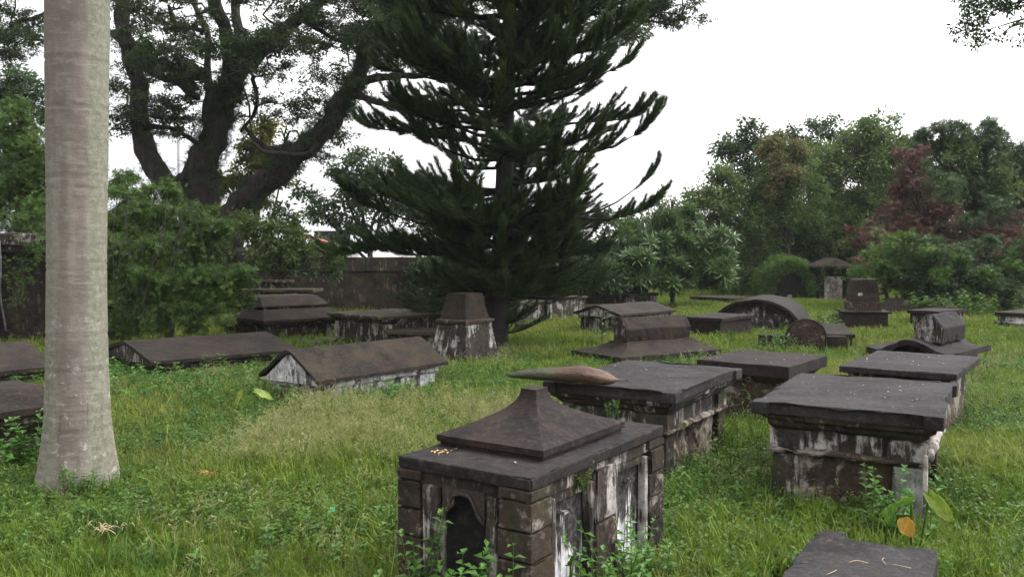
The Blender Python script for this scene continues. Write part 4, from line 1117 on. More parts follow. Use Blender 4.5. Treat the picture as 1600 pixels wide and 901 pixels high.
def groves():
    tree('long low dark thicket closing the view behind the right-hand grove', [(x, 400 + 12 * math.sin(x * .03), 41, 62) for x in range(980, 1760, 48)] + [(x, 350 + 10 * math.sin(x * .05), 42, 50) for x in range(1180, 1760, 70)], (1400, 41), 'dark', 30, 1.9, cat='thicket', name='thicket', fill=.7)
    # right-hand background, far to near
    tree('tall dark tiered tree poking above the others at the left of the right-hand grove', [(1166, 196, 37, 14), (1180, 222, 37, 24), (1140, 232, 37, 28), (1205, 245, 37, 30), (1120, 236, 37, 12), (1170, 265, 37, 36), (1200, 300, 37, 44)], (1180, 37), 'dark', 52, 1.5, fill=.2)
    tree('airy grey-green tree behind the grove, between the tiered tree and the tallest crown', [(1300, 205, 40, 26), (1265, 215, 40, 26), (1290, 250, 40, 44), (1335, 240, 40, 42), (1255, 260, 40, 38), (1240, 210, 40, 14)], (1290, 40), 'dark', 40, 1.4, fill=.2)
    tree('tallest rounded green tree in the middle of the right-hand grove', [(1375, 212, 37, 34), (1400, 232, 37, 34), (1345, 262, 37, 52), (1400, 282, 37, 52), (1310, 305, 37, 50), (1365, 335, 37, 62), (1340, 225, 37, 30), (1430, 240, 37, 36), (1425, 300, 37, 44), (1280, 260, 37, 40)], (1360, 37), 'mid', 60, 1.45)
    tree('light green feathery tree at the left end of the right-hand grove', [(1140, 300, 34, 40), (1110, 335, 34, 44), (1160, 350, 34, 55), (1090, 365, 34, 34), (1130, 272, 34, 22), (1060, 345, 34, 22)], (1135, 34), 'mid', 52, 1.25)
    tree('tree smothered in tan and olive creeper in the right-hand grove', [(1215, 240, 34, 30), (1235, 275, 34, 40), (1205, 290, 34, 36), (1245, 325, 34, 46), (1210, 340, 34, 44), (1255, 250, 34, 22)], (1230, 34), 'vine', 60, 1.3, extra=[('tan_creeper', 'olive', [(1205, 236, 33.5, 27), (1225, 270, 33, 30), (1200, 300, 33, 18), (1245, 235, 33.5, 18)], 55, 1.3)])
    tree('big dark green tree at the right edge, behind the red-leaved tree', [(1495, 222, 31, 40), (1540, 222, 31, 38), (1520, 262, 31, 60), (1470, 262, 31, 38), (1580, 282, 31, 44), (1500, 312, 31, 55), (1560, 335, 31, 52), (1620, 320, 31, 50), (1445, 215, 31, 12), (1600, 250, 31, 24), (1450, 310, 31, 44), (1540, 290, 31, 50), (1455, 225, 31, 30), (1590, 235, 31, 22), (1620, 270, 31, 50)], (1520, 31), 'darkhand', 90, 1.3, extra=[('green_crown', 'mid', [(1480, 300, 30, 38), (1560, 290, 30, 36), (1500, 250, 30.3, 30)], 40, 1.2)])
    # creeper bank
    o = Vector(((1270 - 800) / F * 36, 36, 0))
    tree('steep bank of green creeper behind the buried arched tomb', [(1275, 372, 36, 50), (1225, 395, 36.5, 45), (1320, 385, 36, 52), (1180, 400, 35, 48), (1275, 420, 37, 48), (1340, 340, 36.5, 50), (1165, 440, 34, 30), (1260, 330, 36.5, 50), (1370, 410, 35, 50), (1130, 440, 33.5, 30), (1330, 440, 35, 40)], (1275, 36), 'vine', 75, 1.3, cat='creeper', name='creeper_bank', fill=.5)
    tree('red-brown leaved tree at right, in front of the dark green tree', [(1500, 395, 25.5, 26), (1550, 405, 25.5, 22), (1440, 400, 26, 26), (1590, 410, 25.5, 22), (1375, 385, 26, 24), (1420, 250, 27.5, 26), (1428, 300, 27.5, 30), (1400, 332, 27.5, 30), (1375, 355, 27.5, 26), (1345, 372, 27.5, 24), (1440, 368, 27.5, 34), (1490, 375, 27.5, 30), (1535, 352, 27.5, 22), (1570, 392, 27, 34), (1600, 360, 27, 28), (1445, 335, 27.5, 30), (1410, 290, 27.5, 26), (1480, 345, 27.5, 24), (1520, 385, 27.3, 30), (1400, 375, 27.3, 28)], (1450, 27.5), 'red', 62, 1.15, fill=.3, extra=[('green_sprays', 'darkhand', [(1470, 300, 27.4, 34), (1520, 345, 27.2, 24), (1560, 340, 27.3, 34), (1450, 270, 27.6, 20)], 40, 1.15)])
    tree('bright green bush spilling beside the dark square pedestal', [(1395, 395, 25, 34), (1360, 425, 25, 36), (1400, 435, 25, 34), (1350, 460, 24, 24), (1335, 478, 23.5, 14), (1430, 400, 25, 24)], (1385, 25), 'bright', 66, 1.0, cat='bush', name='bush', tr=.07, extra=[('red_leaves', 'red', [(1345, 408, 24.3, 8)], 60, .8)])
    tree('large dark leafy bush under the red-leaved tree at right', [(1462, 400, 24, 26), (1500, 415, 23.6, 30), (1545, 398, 24.2, 26), (1480, 446, 23.6, 34), (1590, 424, 24, 36), (1440, 436, 24.5, 32), (1540, 452, 23.5, 36), (1625, 390, 24, 40), (1590, 470, 23.5, 24), (1440, 384, 24.6, 16), (1520, 384, 24.8, 16), (1500, 470, 23.4, 22)], (1500, 24), 'darkhand', 74, 1.0, cat='bush', name='bush', tr=.08, extra=[('shade_leaves', 'dark', [(1500, 440, 24.3, 60), (1560, 450, 24.3, 50), (1440, 460, 25, 40)], 34, 1.1), ('bright_leaves', 'bright', [(1455, 398, 23.6, 18), (1500, 405, 23.3, 20), (1540, 436, 23.2, 20), (1470, 436, 23.2, 22), (1580, 412, 23.5, 20), (1520, 462, 23.2, 14)], 50, .9)])
    tree('big bush of long glossy leaves in rosettes behind the vault tomb, right of the pine', [(1050, 372, 27, 46), (1000, 425, 26, 40), (1060, 432, 26, 36), (1120, 436, 26, 28), (940, 430, 26, 30), (995, 385, 27, 42), (1100, 388, 27, 42), (960, 405, 27, 34), (1045, 415, 26.5, 42), (1130, 415, 27, 34), (1095, 425, 26.5, 30), (985, 425, 26.5, 32), (1075, 345, 27.5, 22)], (1050, 27), 'rosette', 34, 1.0, cat='bush', name='bush', fill=.3, tilt=.7, tr=.09)
    tree('dark hedge of shrubs against the wall behind the pine', [(900, 415, 24.8, 40), (860, 425, 24.6, 38), (820, 425, 24.6, 36), (935, 425, 24.8, 36), (760, 425, 24.4, 38), (700, 425, 24.2, 36), (880, 385, 25, 24), (660, 435, 23.8, 28), (960, 440, 25, 24), (730, 400, 24.4, 26), (800, 395, 24.6, 26)], (870, 24.8), 'dark', 60, 1.2, cat='hedge', name='hedge', tr=.06)
    tree('pale twiggy small tree between the glossy bush and the grove', [(1030, 320, 32, 18), (1050, 315, 32, 14), (1010, 340, 32, 22), (1070, 325, 32, 14)], (1035, 32), 'feathery', 24, 1.3, tr=.06, fill=.1)
    # beyond the wall at left centre
    tree('dark spreading tree with twin stems beyond the wall, left of the pine', [(580, 262, 34, 34), (545, 300, 34, 38), (605, 310, 34, 44), (505, 332, 34, 34), (560, 345, 34, 40), (640, 345, 34, 40), (475, 300, 34, 16), (525, 270, 34, 18), (615, 270, 34, 22)], (578, 34), 'dark', 46, 1.5, tr=.16, fill=.25)
    tree('yellow-green leaved tree glimpsed behind the great forked tree', [(398, 222, 29, 30), (420, 250, 29, 34), (385, 270, 29, 30), (350, 290, 29, 24), (425, 200, 29, 18), (400, 310, 29, 24), (440, 275, 29, 24)], (400, 29), 'yellow', 60, 1.2, fill=.3)
    tree('leafy shrub growing over the wall in front of the kiosk', [(400, 362, 21.3, 30), (435, 372, 21.3, 34), (480, 388, 21.3, 26), (410, 400, 21.2, 30), (455, 410, 21.2, 28), (515, 398, 21.2, 18), (375, 350, 21.5, 20), (460, 352, 21.5, 18)], (430, 21.2), 'mid', 56, .9, cat='shrub', name='shrub', tr=.06, fill=.2, extra=[('dark_leaves', 'dark', [(420, 405, 21.3, 34), (470, 415, 21.3, 28), (520, 415, 21.3, 20), (440, 340, 21.6, 22)], 40, 1.0)])
    # left
    tree('leafy vine-draped mound between the palm and the stepped tomb', [(215, 400, 15.0, 60), (260, 460, 14.6, 50), (210, 480, 14.8, 46), (330, 450, 14.2, 46), (370, 440, 14.2, 26), (330, 380, 14.8, 40), (180, 440, 15.4, 50), (240, 420, 14.4, 50), (215, 318, 15.5, 40), (255, 335, 15.3, 46), (300, 345, 15.3, 36), (190, 370, 15.5, 46), (250, 390, 15, 50), (250, 505, 14.2, 26), (200, 505, 14.6, 26), (305, 508, 13.9, 20), (355, 500, 13.9, 16), (310, 400, 14.8, 44), (290, 440, 14.3, 46), (345, 445, 14.3, 34), (240, 450, 15.2, 40), (350, 480, 14.2, 26), (300, 480, 14, 36), (255, 492, 14.4, 24), (380, 466, 14.4, 16), (130, 380, 16, 70), (60, 420, 16.6, 0.1), (195, 290, 15.8, 22), (270, 300, 15.5, 18)], (260, 15.2), 'mound', 130, .75, cat='bush', name='bush', tr=.10, fill=.45)
    tree('bright feathery conical tree at the left edge', [(15, 205, 20, 46), (40, 240, 20, 46), (10, 280, 20, 60), (60, 300, 20, 50), (100, 330, 20, 55), (0, 330, 20, 46), (60, 345, 19.5, 34), (120, 280, 20, 44), (30, 175, 20, 26)], (30, 20), 'bright', 80, .95, fill=.5, extra=[('hanging_creeper', 'mound', [(20, 350, 18.6, 26), (70, 352, 18.6, 26), (110, 370, 18.6, 30)], 60, .7)])
    tree('dark flat-topped tree behind the bright conical tree at the left edge', [(20, 125, 30, 26), (55, 150, 30, 30), (-10, 140, 30, 34), (85, 185, 30, 34), (20, 165, 30, 26), (120, 220, 30, 40), (40, 250, 30, 60)], (30, 30), 'dark', 46, 1.3)
groves()

# ---- creeper growing over structures (own things)
def creeper(label, centre, dep, hw, hh, n, coll='vine', sc=1.0, thick=.12, cat='creeper', mask=None, name='creeper', dome=None):
    o = Vector(((centre[0] - 800) / F * dep, dep, 0)); p = []
    while len(p) < n:
        if dome:     # scatter over an arched tomb
            q = R.uniform(-.15, math.pi + .15); y = R.uniform(-.62, .6); s = 1.04 + R.gauss(0, .04) + .16 * noise.noise(Vector((q * 1.7, y * 2, 4)))
            if y < -.5 and abs(q - 1.7) > .95 and R.random() < .9: pass
            x, z = math.cos(q) * dome[0] * s, dome[1] + math.sin(q) * dome[2] * s
            if R.random() < .35:   # fringe over the front face
                k = R.uniform(.62, 1.05); x, z, y = math.cos(q) * dome[0] * k, dome[1] + math.sin(q) * dome[2] * k, -.72
            if z < .02: continue
            p.append((x, y, z))
        else:
            x, z = R.uniform(-hw, hw), R.uniform(-hh, hh)
            if mask and not mask(x, z): continue
            p.append((x, R.gauss(0, thick), Q(centre[0], centre[1], dep).z + z))
    t = scatter(name, COL[coll], p, rnd_rots(len(p), .7), NR.uniform(.6, 1.2, len(p)) * sc, None, o, label=label, cat=cat, kind='stuff')
    return t
creeper('green creeper smothering the arched tomb', (1226, 430), 31.8, 0, 0, 1100, sc=.8, coll='vlight', dome=(.98, .32, 1.2))
creeper('green creeper draped over the roof shoulders of the small stone shrine', (1297, 410), 31.1, 0, 0, 150, sc=.7, coll='vlight', dome=(.92, .45, .95))

# ================================================================== great forked rain tree
def rain_tree():
    D = 21.0; o = Vector(((335 - 800) / F * D, D + 2.6, 0)); D = D + 2.6
    t = empty('rain_tree', o, label='great old forked tree with thick dark limbs and lacy crown beyond the wall at left', cat='tree')
    def W(px, py, dd=0): return Q(px, py, D + dd) - o
    k = D / F
    limbs = [
        ('trunk', [(345, 520, 0), (335, 400, 0), (325, 340, 0), (318, 285, 0), (330, 220, 0), (350, 165, 0), (366, 120, 0)], [62, 48, 40, 36, 34, 30, 26]),
        ('limb', [(330, 400, .1), (300, 330, .2), (270, 292, .2), (248, 268, .2), (228, 232, .3), (220, 180, .4), (218, 130, .4), (206, 80, .5), (192, 30, .6), (186, -50, .8), (200, -120, 1)], [30, 27, 26, 26, 24, 22, 21, 20, 19, 17, 12]),
        ('limb', [(345, 420, -.3), (362, 350, -.5), (395, 300, -.7), (444, 260, -1), (488, 217, -1.3), (524, 178, -1.6), (548, 146, -1.8), (565, 102, -2), (578, 62, -2), (616, 36, -2.2), (640, -5, -2.4), (660, -60, -2.6)], [42, 34, 30, 27, 25, 22, 18, 15, 13, 12, 10, 7]),
        ('limb', [(268, 285, .1), (292, 272, 0), (310, 255, 0), (322, 235, 0)], [16, 14, 16, 18]),
        ('limb', [(362, 130, 0), (385, 98, .3), (421, 67, .6), (466, 30, 1), (510, 0, 1.4), (560, -60, 2)], [24, 21, 18, 15, 12, 9]),
        ('limb', [(362, 130, 0), (357, 90, -.4), (345, 50, -.8), (334, 0, -1.2), (320, -70, -1.6)], [22, 19, 17, 15, 11]),
        ('limb', [(365, 110, 0), (372, 60, .6), (366, 0, 1), (380, -70, 1.4)], [15, 13, 11, 9]),
        ('limb', [(326, 225, .2), (322, 150, .6), (326, 90, .8), (318, 40, 1.1), (300, 0, 1.4), (290, -60, 1.6)], [14, 11, 9, 8, 7, 5]),
        ('limb', [(226, 100, .4), (256, 122, .2), (285, 134, 0), (312, 152, 0)], [10, 9, 9, 10]),
        ('limb', [(232, 196, .3), (268, 201, .1), (296, 218, 0), (318, 232, 0)], [6, 6, 6, 8]),
        ('limb', [(548, 150, -1.8), (580, 158, -2), (630, 164, -2.3), (670, 150, -2.6)], [10, 8, 6, 4]),
        ('limb', [(552, 136, -1.8), (590, 118, -2.1), (645, 118, -2.5), (700, 105, -3)], [11, 9, 7, 4]),
        ('limb', [(586, 56, -2), (620, 78, -2.4), (680, 70, -2.8), (760, 60, -3)], [8, 7, 6, 4]),
        ('limb', [(395, 118, .1), (405, 150, .3), (398, 180, .4), (376, 205, .4)], [6, 5, 5, 4]),
        ('limb', [(470, 232, -1.2), (430, 236, -.6), (400, 218, -.3), (385, 200, 0)], [10, 8, 6, 5]),
        ('limb', [(500, 205, -1.4), (478, 236, -1.6), (420, 240, -1.8), (392, 222, -2)], [8, 6, 5, 4]),
        ('limb', [(206, 80, .5), (150, 34, .8), (120, 4, 1), (58, 27, 1.3), (27, 31, 1.5), (0, 62, 1.6)], [9, 8, 7, 6, 5, 4]),
        ('limb', [(318, 52, 1.0), (292, 40, .8), (270, 34, .6), (262, 10, .5)], [7, 6, 5, 4]),
        ('limb', [(466, 30, 1), (500, 50, 1.4), (540, 60, 1.8), (600, 50, 2)], [7, 6, 5, 3]),
        ('limb', [(640, -5, -2.4), (720, -10, -2), (820, -20, -1.5), (900, 10, -1), (980, 30, -.6), (1050, 40, 0)], [9, 9, 8, 6, 4, 2.5]),
    ]
    S = []    # limb samples for twigs
    for nm, pts, rr in limbs:
        n = len(pts) * 8; c = catmull([W(*q) for q in pts], n); r = [q * k * .61 * (1 + .10 * noise.noise(Vector((i * .35, rr[0], 2)))) for i, q in enumerate(interp(rr, n))]
        for i in range(2, n): c[i] = c[i] + Vector((noise.noise(c[i] * 1.1), 0, noise.noise(c[i] * 1.1 + Vector((9, 9, 9))))) * .16
        m = MB(); m.tube(c, r, 22 if rr[0] > 12 else 9, .30, 4.5, cap=True)
        m.build(nm, BM['rain'], t)
        for i in range(6, n, 2): S.append((c[i], r[i]))
    # leaf pads
    rg = random.Random(21); zones = [((-60, 80, -60, 112), 26, (-1, 3)), ((178, 700, -40, 75), 70, (-3.5, 4)), ((190, 330, 60, 140), 16, (-2, 3)), ((380, 560, 60, 215), 24, (-2.5, 3)), ((236, 300, 140, 215), 9, (-1, 2)),
             ((178, 225, 90, 200), 8, (-1, 2)), ((560, 760, -30, 110), 34, (-3, 1)), ((900, 1075, -40, 58), 36, (-1.5, 2)), ((-80, 900, -220, -40), 60, (-4, 4)), ((430, 540, 215, 260), 6, (-1, 1))]
    mb = MB(); P3 = []
    for (x0, x1, y0, y1), n, (d0, d1) in zones:
        for _ in range(n):
            px = rg.uniform(x0, x1); py = rg.uniform(y0, y1)
            if x0 == 900 and (px - 900) > 120 and py > 35: py = rg.uniform(0, 45)
            c = W(px, py, rg.uniform(d0, d1))
            best = min(S, key=lambda s: (s[0] - c).length + .8 * max(0, s[0].z - c.z) + rg.uniform(0, .6))
            s, r0 = best; dist = (s - c).length
            q1 = s.lerp(c, .35) + rv(rg) * .22 * dist + Vector((0, 0, .08 * dist)); q2 = s.lerp(c, .7) + rv(rg) * .16 * dist
            pts = catmull([s, q1, q2, c], 9); rs = interp([min(r0 * .6, .035 + dist * .012), .028, .018, .011], 9)
            for i in range(1, 9): pts[i] += rv(rg) * .07 * min(1.5, dist)
            mb.tube(pts, rs, 5)
            if n > 10: S += [(pts[i], rs[i]) for i in (5, 7)]
            R0 = rg.uniform(.45, .95)
            for b in range(rg.randint(7, 10)):
                an = rg.uniform(0, TAU); e = c + Vector((math.cos(an) * R0, math.sin(an) * R0, rg.uniform(-.12, .3))) * rg.uniform(.5, 1.25)
                m1 = c.lerp(e, .5) + rv(rg) * .16
                mb.tube(catmull([c, m1, e], 4), interp([.010, .006, .004], 4), 3, cap=False)
                for f in (.5, .8, 1.02):
                    q = m1.lerp(e, (f - .4) / .6) + rv(rg) * .10
                    P3.append(q)
    mb.build('twigs', BM['rain'], t, kind='stuff')
    # continuing canopy layer above the frame, same sparse pads
    P3 = np.array([tuple(q) for q in P3]); n = len(P3)
    scatter('crown', COL['fine'], P3, rnd_rots(n, .35), NR.uniform(.7, 1.35, n), t, kind='stuff')
    # ferns and epiphytes on trunk and right limb
    pf = []
    for i, (c, r) in enumerate(S[:0]): pass
    for nm, pts, rr in (limbs[0], limbs[2], limbs[4], limbs[1]):
        n = 60; cc = catmull([W(*q) for q in pts], n); r = [q * k for q in interp(rr, n)]
        for i in range(n + 1):
            y = pts[0][1]
            dens = {0: 26, 2: 24, 4: 8, 1: 3}[limbs.index((nm, pts, rr))]
            for _ in range(dens):
                if noise.noise(cc[i] * .8) > .32: continue
                d = rv(rg); pf.append(cc[i] + d * r[i] * rg.uniform(.6, 1.0) * .9)
    pf = np.array([tuple(q) for q in pf]) + np.array(tuple(o)); pf = pf[pf[:, 2] > 1.8]; n = len(pf)
    scatter('epiphyte_ferns', COL['fern'], pf, rnd_rots(n, .9), NR.uniform(.45, 1.0, n), None, label='dark ferns and epiphytes clinging to the trunk and limbs of the great forked tree', cat='ferns', kind='stuff')
rain_tree()

# branch of another tree reaching in at the top right corner
def corner_branch():
    D = 17; b = Q(1900, 400, D); b.z = 0
    t = empty('broadleaf_tree', b, label='tree outside the right edge, its leafy branch tips hanging into the top right corner', cat='tree')
    def W(px, py, dd=0): return Q(px, py, D + dd) - b
    m = MB(); m.tube(catmull([(0, 0, -.1), (.1, 0, 2), (-.2, .1, 4.5), (-.6, 0, 7)], 14), interp([.30, .24, .2, .14], 14), 10, .2, 3); m.build('trunk', BM['twig'], t)
    mb = MB(); P3 = []; rg = random.Random(9)
    lines = [[(1880, -60), (1700, -30), (1600, 0), (1560, 20), (1530, 32)], [(1880, -20), (1700, 0), (1600, 30), (1560, 42), (1525, 54)], [(1880, 0), (1720, 10), (1600, 36), (1570, 50), (1560, 64)], [(1880, -90), (1700, -60), (1600, -20), (1540, -5), (1500, 8)], [(1880, -90), (1700, -70), (1620, -40), (1560, -25), (1510, -10)]]
    for l in lines:
        c = catmull([W(x, y, rg.uniform(-.4, .4)) for x, y in l], 16); mb.tube(c, interp([.05, .03, .014, .006], 16), 5)
    mb.build('branch', BM['twig'], t)
    for _ in range(560):
        px = rg.uniform(1490, 1640); py = rg.uniform(-60, 70)
        if px > 1545 and py > 14 and rg.random() < .9: continue
        if px < 1500 + abs(py - 30) * .3 and rg.random() < .7: continue
        P3.append(tuple(W(px, py, rg.uniform(-.6, .6))))
    scatter('crown', COL['dark'], P3, rnd_rots(len(P3), .6), NR.uniform(.5, .9, len(P3)), t, kind='stuff')
    Ls = [(b2.x, b2.y, b2.z, r) for b2, r in ((W(1760, -150), 1.8), (W(1900, -200), 2.2), (W(1800, -60), 1.2), (W(1950, 0), 1.8), (W(1700, -260), 1.8))]
    p = lobe_points(Ls, 24); scatter('upper_crown', COL['dark'], p, rnd_rots(len(p)), NR.uniform(.7, 1.2, len(p)), t, kind='stuff')
corner_branch()

# ================================================================== araucaria pine
def pine():
    D = 14.6; b = P(775, 541, 0); b = Vector(((775 - 800) / F * D, D, 0))
    t = empty('araucaria_pine', b, label='large dark araucaria pine with tiered upswept branches in the centre', cat='pine tree')
    FOOT.append((b.x, b.y, 0, .16, .16))
    H = 10.8
    def axis(z): return Vector((.045 * z + .03 * math.sin(z * .8), .02 * math.sin(z), z))
    m = MB(); n = 60
    m.tube([axis(-.1 + (H + .1) * i / n) for i in range(n + 1)], [max(.012, .19 * (1 - (i / n) ** 1.5) * (1.0 + .5 * math.exp(-i / 1.2))) for i in range(n + 1)], 16, .1, 5)
    m.build('trunk', BM['pine'], t)
    # needle brush prototypes along +X, curving up
    r = random.Random(4); meshes = []
    for q in range(4):
        V = []; Fc = []; L = .46
        def c(u): return Vector((L * u, .02 * math.sin(u * 3 + q), .10 * u * u + .0))
        for i in range(230):
            u = r.random() ** .9; p = c(u); fwd = (c(min(1, u + .05)) - c(u)).normalized() if u < .95 else Vector((1, 0, .4)).normalized()
            s = rv(r); s = (s - fwd * s.dot(fwd)).normalized(); d = (s + fwd * r.uniform(1.1, 2.2)).normalized(); l = r.uniform(.10, .18) * (1.05 - .25 * u)
            w = d.cross(rv(r)).normalized() * .0055; b0 = len(V)
            V += [tuple(p - w), tuple(p + w), tuple(p + d * l)]; Fc.append((b0, b0 + 1, b0 + 2))
        me = bpy.data.meshes.new('needle_brush'); me.from_pydata(V, [], Fc); me.materials.append(LM['pine']); meshes.append(me)
    COL['brush'] = proto_coll('brush', meshes)
    rg = random.Random(17); PT = []; RT = []; SC_ = []
    zp = [.9, 1.4, 2.2, 3.0, 3.9, 5.2, 6.1, 7.5, 9, 10.6]; rp = [2.1, 2.5, 2.6, 2.5, 2.45, 2.15, 1.75, 1.4, .9, .15]
    def add(p, d, sc):
        d = d.normalized(); yaw = math.atan2(d.y, d.x); pit = -math.asin(max(-1, min(1, d.z)))
        PT.append(tuple(p)); RT.append((0, pit, yaw)); SC_.append(sc)
    z = 1.0; w = 0
    while z < H - .15:
        Rz = float(np.interp(z, zp, rp)); nb = rg.randint(5, 7) if z < 8.5 else 4; off = rg.uniform(0, TAU)
        for kb in range(nb):
            an = off + kb * TAU / nb + rg.uniform(-.55, .55); L = Rz * rg.choice((rg.uniform(.45, .75), rg.uniform(.75, .95), rg.uniform(.9, 1.1)))
            d = Vector((math.cos(an), math.sin(an), 0)); s = Vector((-d.y, d.x, 0)); base = axis(z + rg.uniform(-.14, .14)); wob = rg.uniform(0, 6)
            droop = -.20 if z < 1.7 else (-.12 if z < 3 else rg.uniform(-.16, .14)); tipup = .10 if z < 1.7 else rg.uniform(-.02, .26)
            if z < 1.7 and math.cos(an) < 0: droop = -.25; tipup = .02
            if z < 1.9 and math.cos(an) > .2: droop = -.02; L *= .88
            if z < 1.3 and math.cos(an) > .2: L *= .8
            if z < 2.3 and math.sin(an) < -.25: L *= .55; droop = .06; tipup = .14
            cur = [base + d * L * u + s * rg.uniform(-.02, .02) * L + Vector((0, 0, (droop * u * (1.6 - u) + tipup * u ** 3 + .022 * math.sin(u * 7 + wob)) * L)) + s * (.05 * math.sin(u * 5 + wob) * L) for u in np.linspace(0, 1, 9)]
            mb = MB(); mb.tube(cur, interp([.042, .03, .018, .006], 8), 6, .1, 8)
            cp = [Vector((v[0], v[1], v[2])) for v in cur]
            mb.build('branch', BM['pine'], t)
            step = .13; nst = int(L / step)
            for i in range(nst):
                u = (i + .5) / nst
                if u < (.12 if z < 2.5 else .28) : continue
                if noise.noise(Vector((kb * 3.1, u * 3.3, z * 2))) > .22: continue
                f = u * 8; k0 = min(7, int(f)); c0 = cp[k0].lerp(cp[k0 + 1], f - k0); tg = (cp[k0 + 1] - cp[k0]).normalized()
                side = 1 if i % 2 else -1
                for sd in (side, -side):
                    if sd == -side and rg.random() < .25: continue
                    dd = tg * rg.uniform(.55, 1.1) + s * sd * rg.uniform(.6, 1.1) + Vector((0, 0, rg.uniform(-.05, .5) if z > 1.6 else rg.uniform(-.5, .3)))
                    ln = (1.15 - .35 * u) * rg.uniform(.75, 1.3) * (.6 + .4 * min(1, L / 2))
                    if u > .12: add(c0, dd, ln)
                    if ln > .8 and rg.random() < .75:
                        e = c0 + dd.normalized() * .34 * ln; add(e, dd + tg * .5 + Vector((0, 0, .3)), ln * .9)
                        if u < .7 and rg.random() < .4: add(e + dd.normalized() * .3 * ln, dd + tg + Vector((0, 0, .5)), ln * .8)
                if rg.random() < .8: add(c0, tg + Vector((0, 0, .7)) + s * rg.uniform(-.3, .3), rg.uniform(.5, .85))
            for _k in range(3): add(cp[-1] - (cp[-1] - cp[-2]) * rg.uniform(0, .6), (cp[-1] - cp[-2]).normalized() + Vector((rg.uniform(-.3, .3), rg.uniform(-.3, .3), rg.uniform(.1, .9))), rg.uniform(.7, 1.1))
            add(cp[-1] - (cp[-1] - cp[-2]) * .3, cp[-1] - cp[-2] + Vector((0, 0, .1)), 1.1); add(cp[-2], cp[-1] - cp[-2], 1.1)
        z += rg.uniform(.22, .36) if z > 2.2 else rg.uniform(.15, .24) * (1 if z < 7 else .9)
    for _ in range(14): add(axis(H - rg.uniform(0, .5)), Vector((rg.uniform(-.6, .6), rg.uniform(-.6, .6), 1)), .7)
    # two low bare shoots at the right of the trunk
    for (x, y, q) in ((.82, 0, .52), (.62, 1, .62)):
        p0 = axis(.28 + .16 * y); p1 = p0 + Vector((x, -.15, q * .52))
        cur = catmull([p0, p0.lerp(p1, .5) + Vector((0, 0, -.06)), p1], 10); mb = MB(); mb.tube(cur, interp([.02, .012, .005], 10), 5); mb.build('branch', BM['pine'], t)
        for i in range(2, 11):
            add(cur[i - 1], (p1 - p0) + Vector((0, 0, .3)) * rg.uniform(0, 1), .5 if y == 0 else .55)
            if y == 1:
                for sd in (-1, 1): add(cur[i - 1], (p1 - p0).normalized() + Vector((0, sd * .9, -.5 * (sd < 0))), .45)
    scatter('needles', COL['brush'], PT, RT, SC_, t, kind='stuff')
pine()

# ================================================================== grass and ground cover
def inside_mask(x, y):
    ok = np.ones(len(x), bool)
    for (cx, cy, a, hw, hl) in FOOT:
        dx, dy = x - cx, y - cy; u = dx * math.cos(a) + dy * math.sin(a); v = -dx * math.sin(a) + dy * math.cos(a)
        ok &= ~((np.abs(u) < hw) & (np.abs(v) < hl))
    return ok
def field(d0, d1, per_m2, xm=2.5):
    A = (.615 * (d1 ** 2 - d0 ** 2) + 2 * xm * (d1 - d0)); n = int(A * per_m2)
    y = np.sqrt(NR.uniform(d0 ** 2, d1 ** 2, n)); x = NR.uniform(-1, 1, n) * (.64 * y + xm)
    m = inside_mask(x, y); return x[m], y[m]
def nz(x, y, s, o=0): return np.array([noise.noise(Vector((a * s, b * s, o))) for a, b in zip(x, y)])
def grow(name, coll, x, y, smin, smax, label, cat, tilt=.12, mod=None, zoff=0):
    n = len(x); z = np.array([ground_z(a, b) for a, b in zip(x, y)]) + zoff
    s = NR.uniform(smin, smax, n)
    if mod is not None: s *= mod
    return scatter(name, COL[coll], np.stack([x, y, z], 1), rnd_rots(n, tilt), s, label=label, cat=cat, kind='stuff')
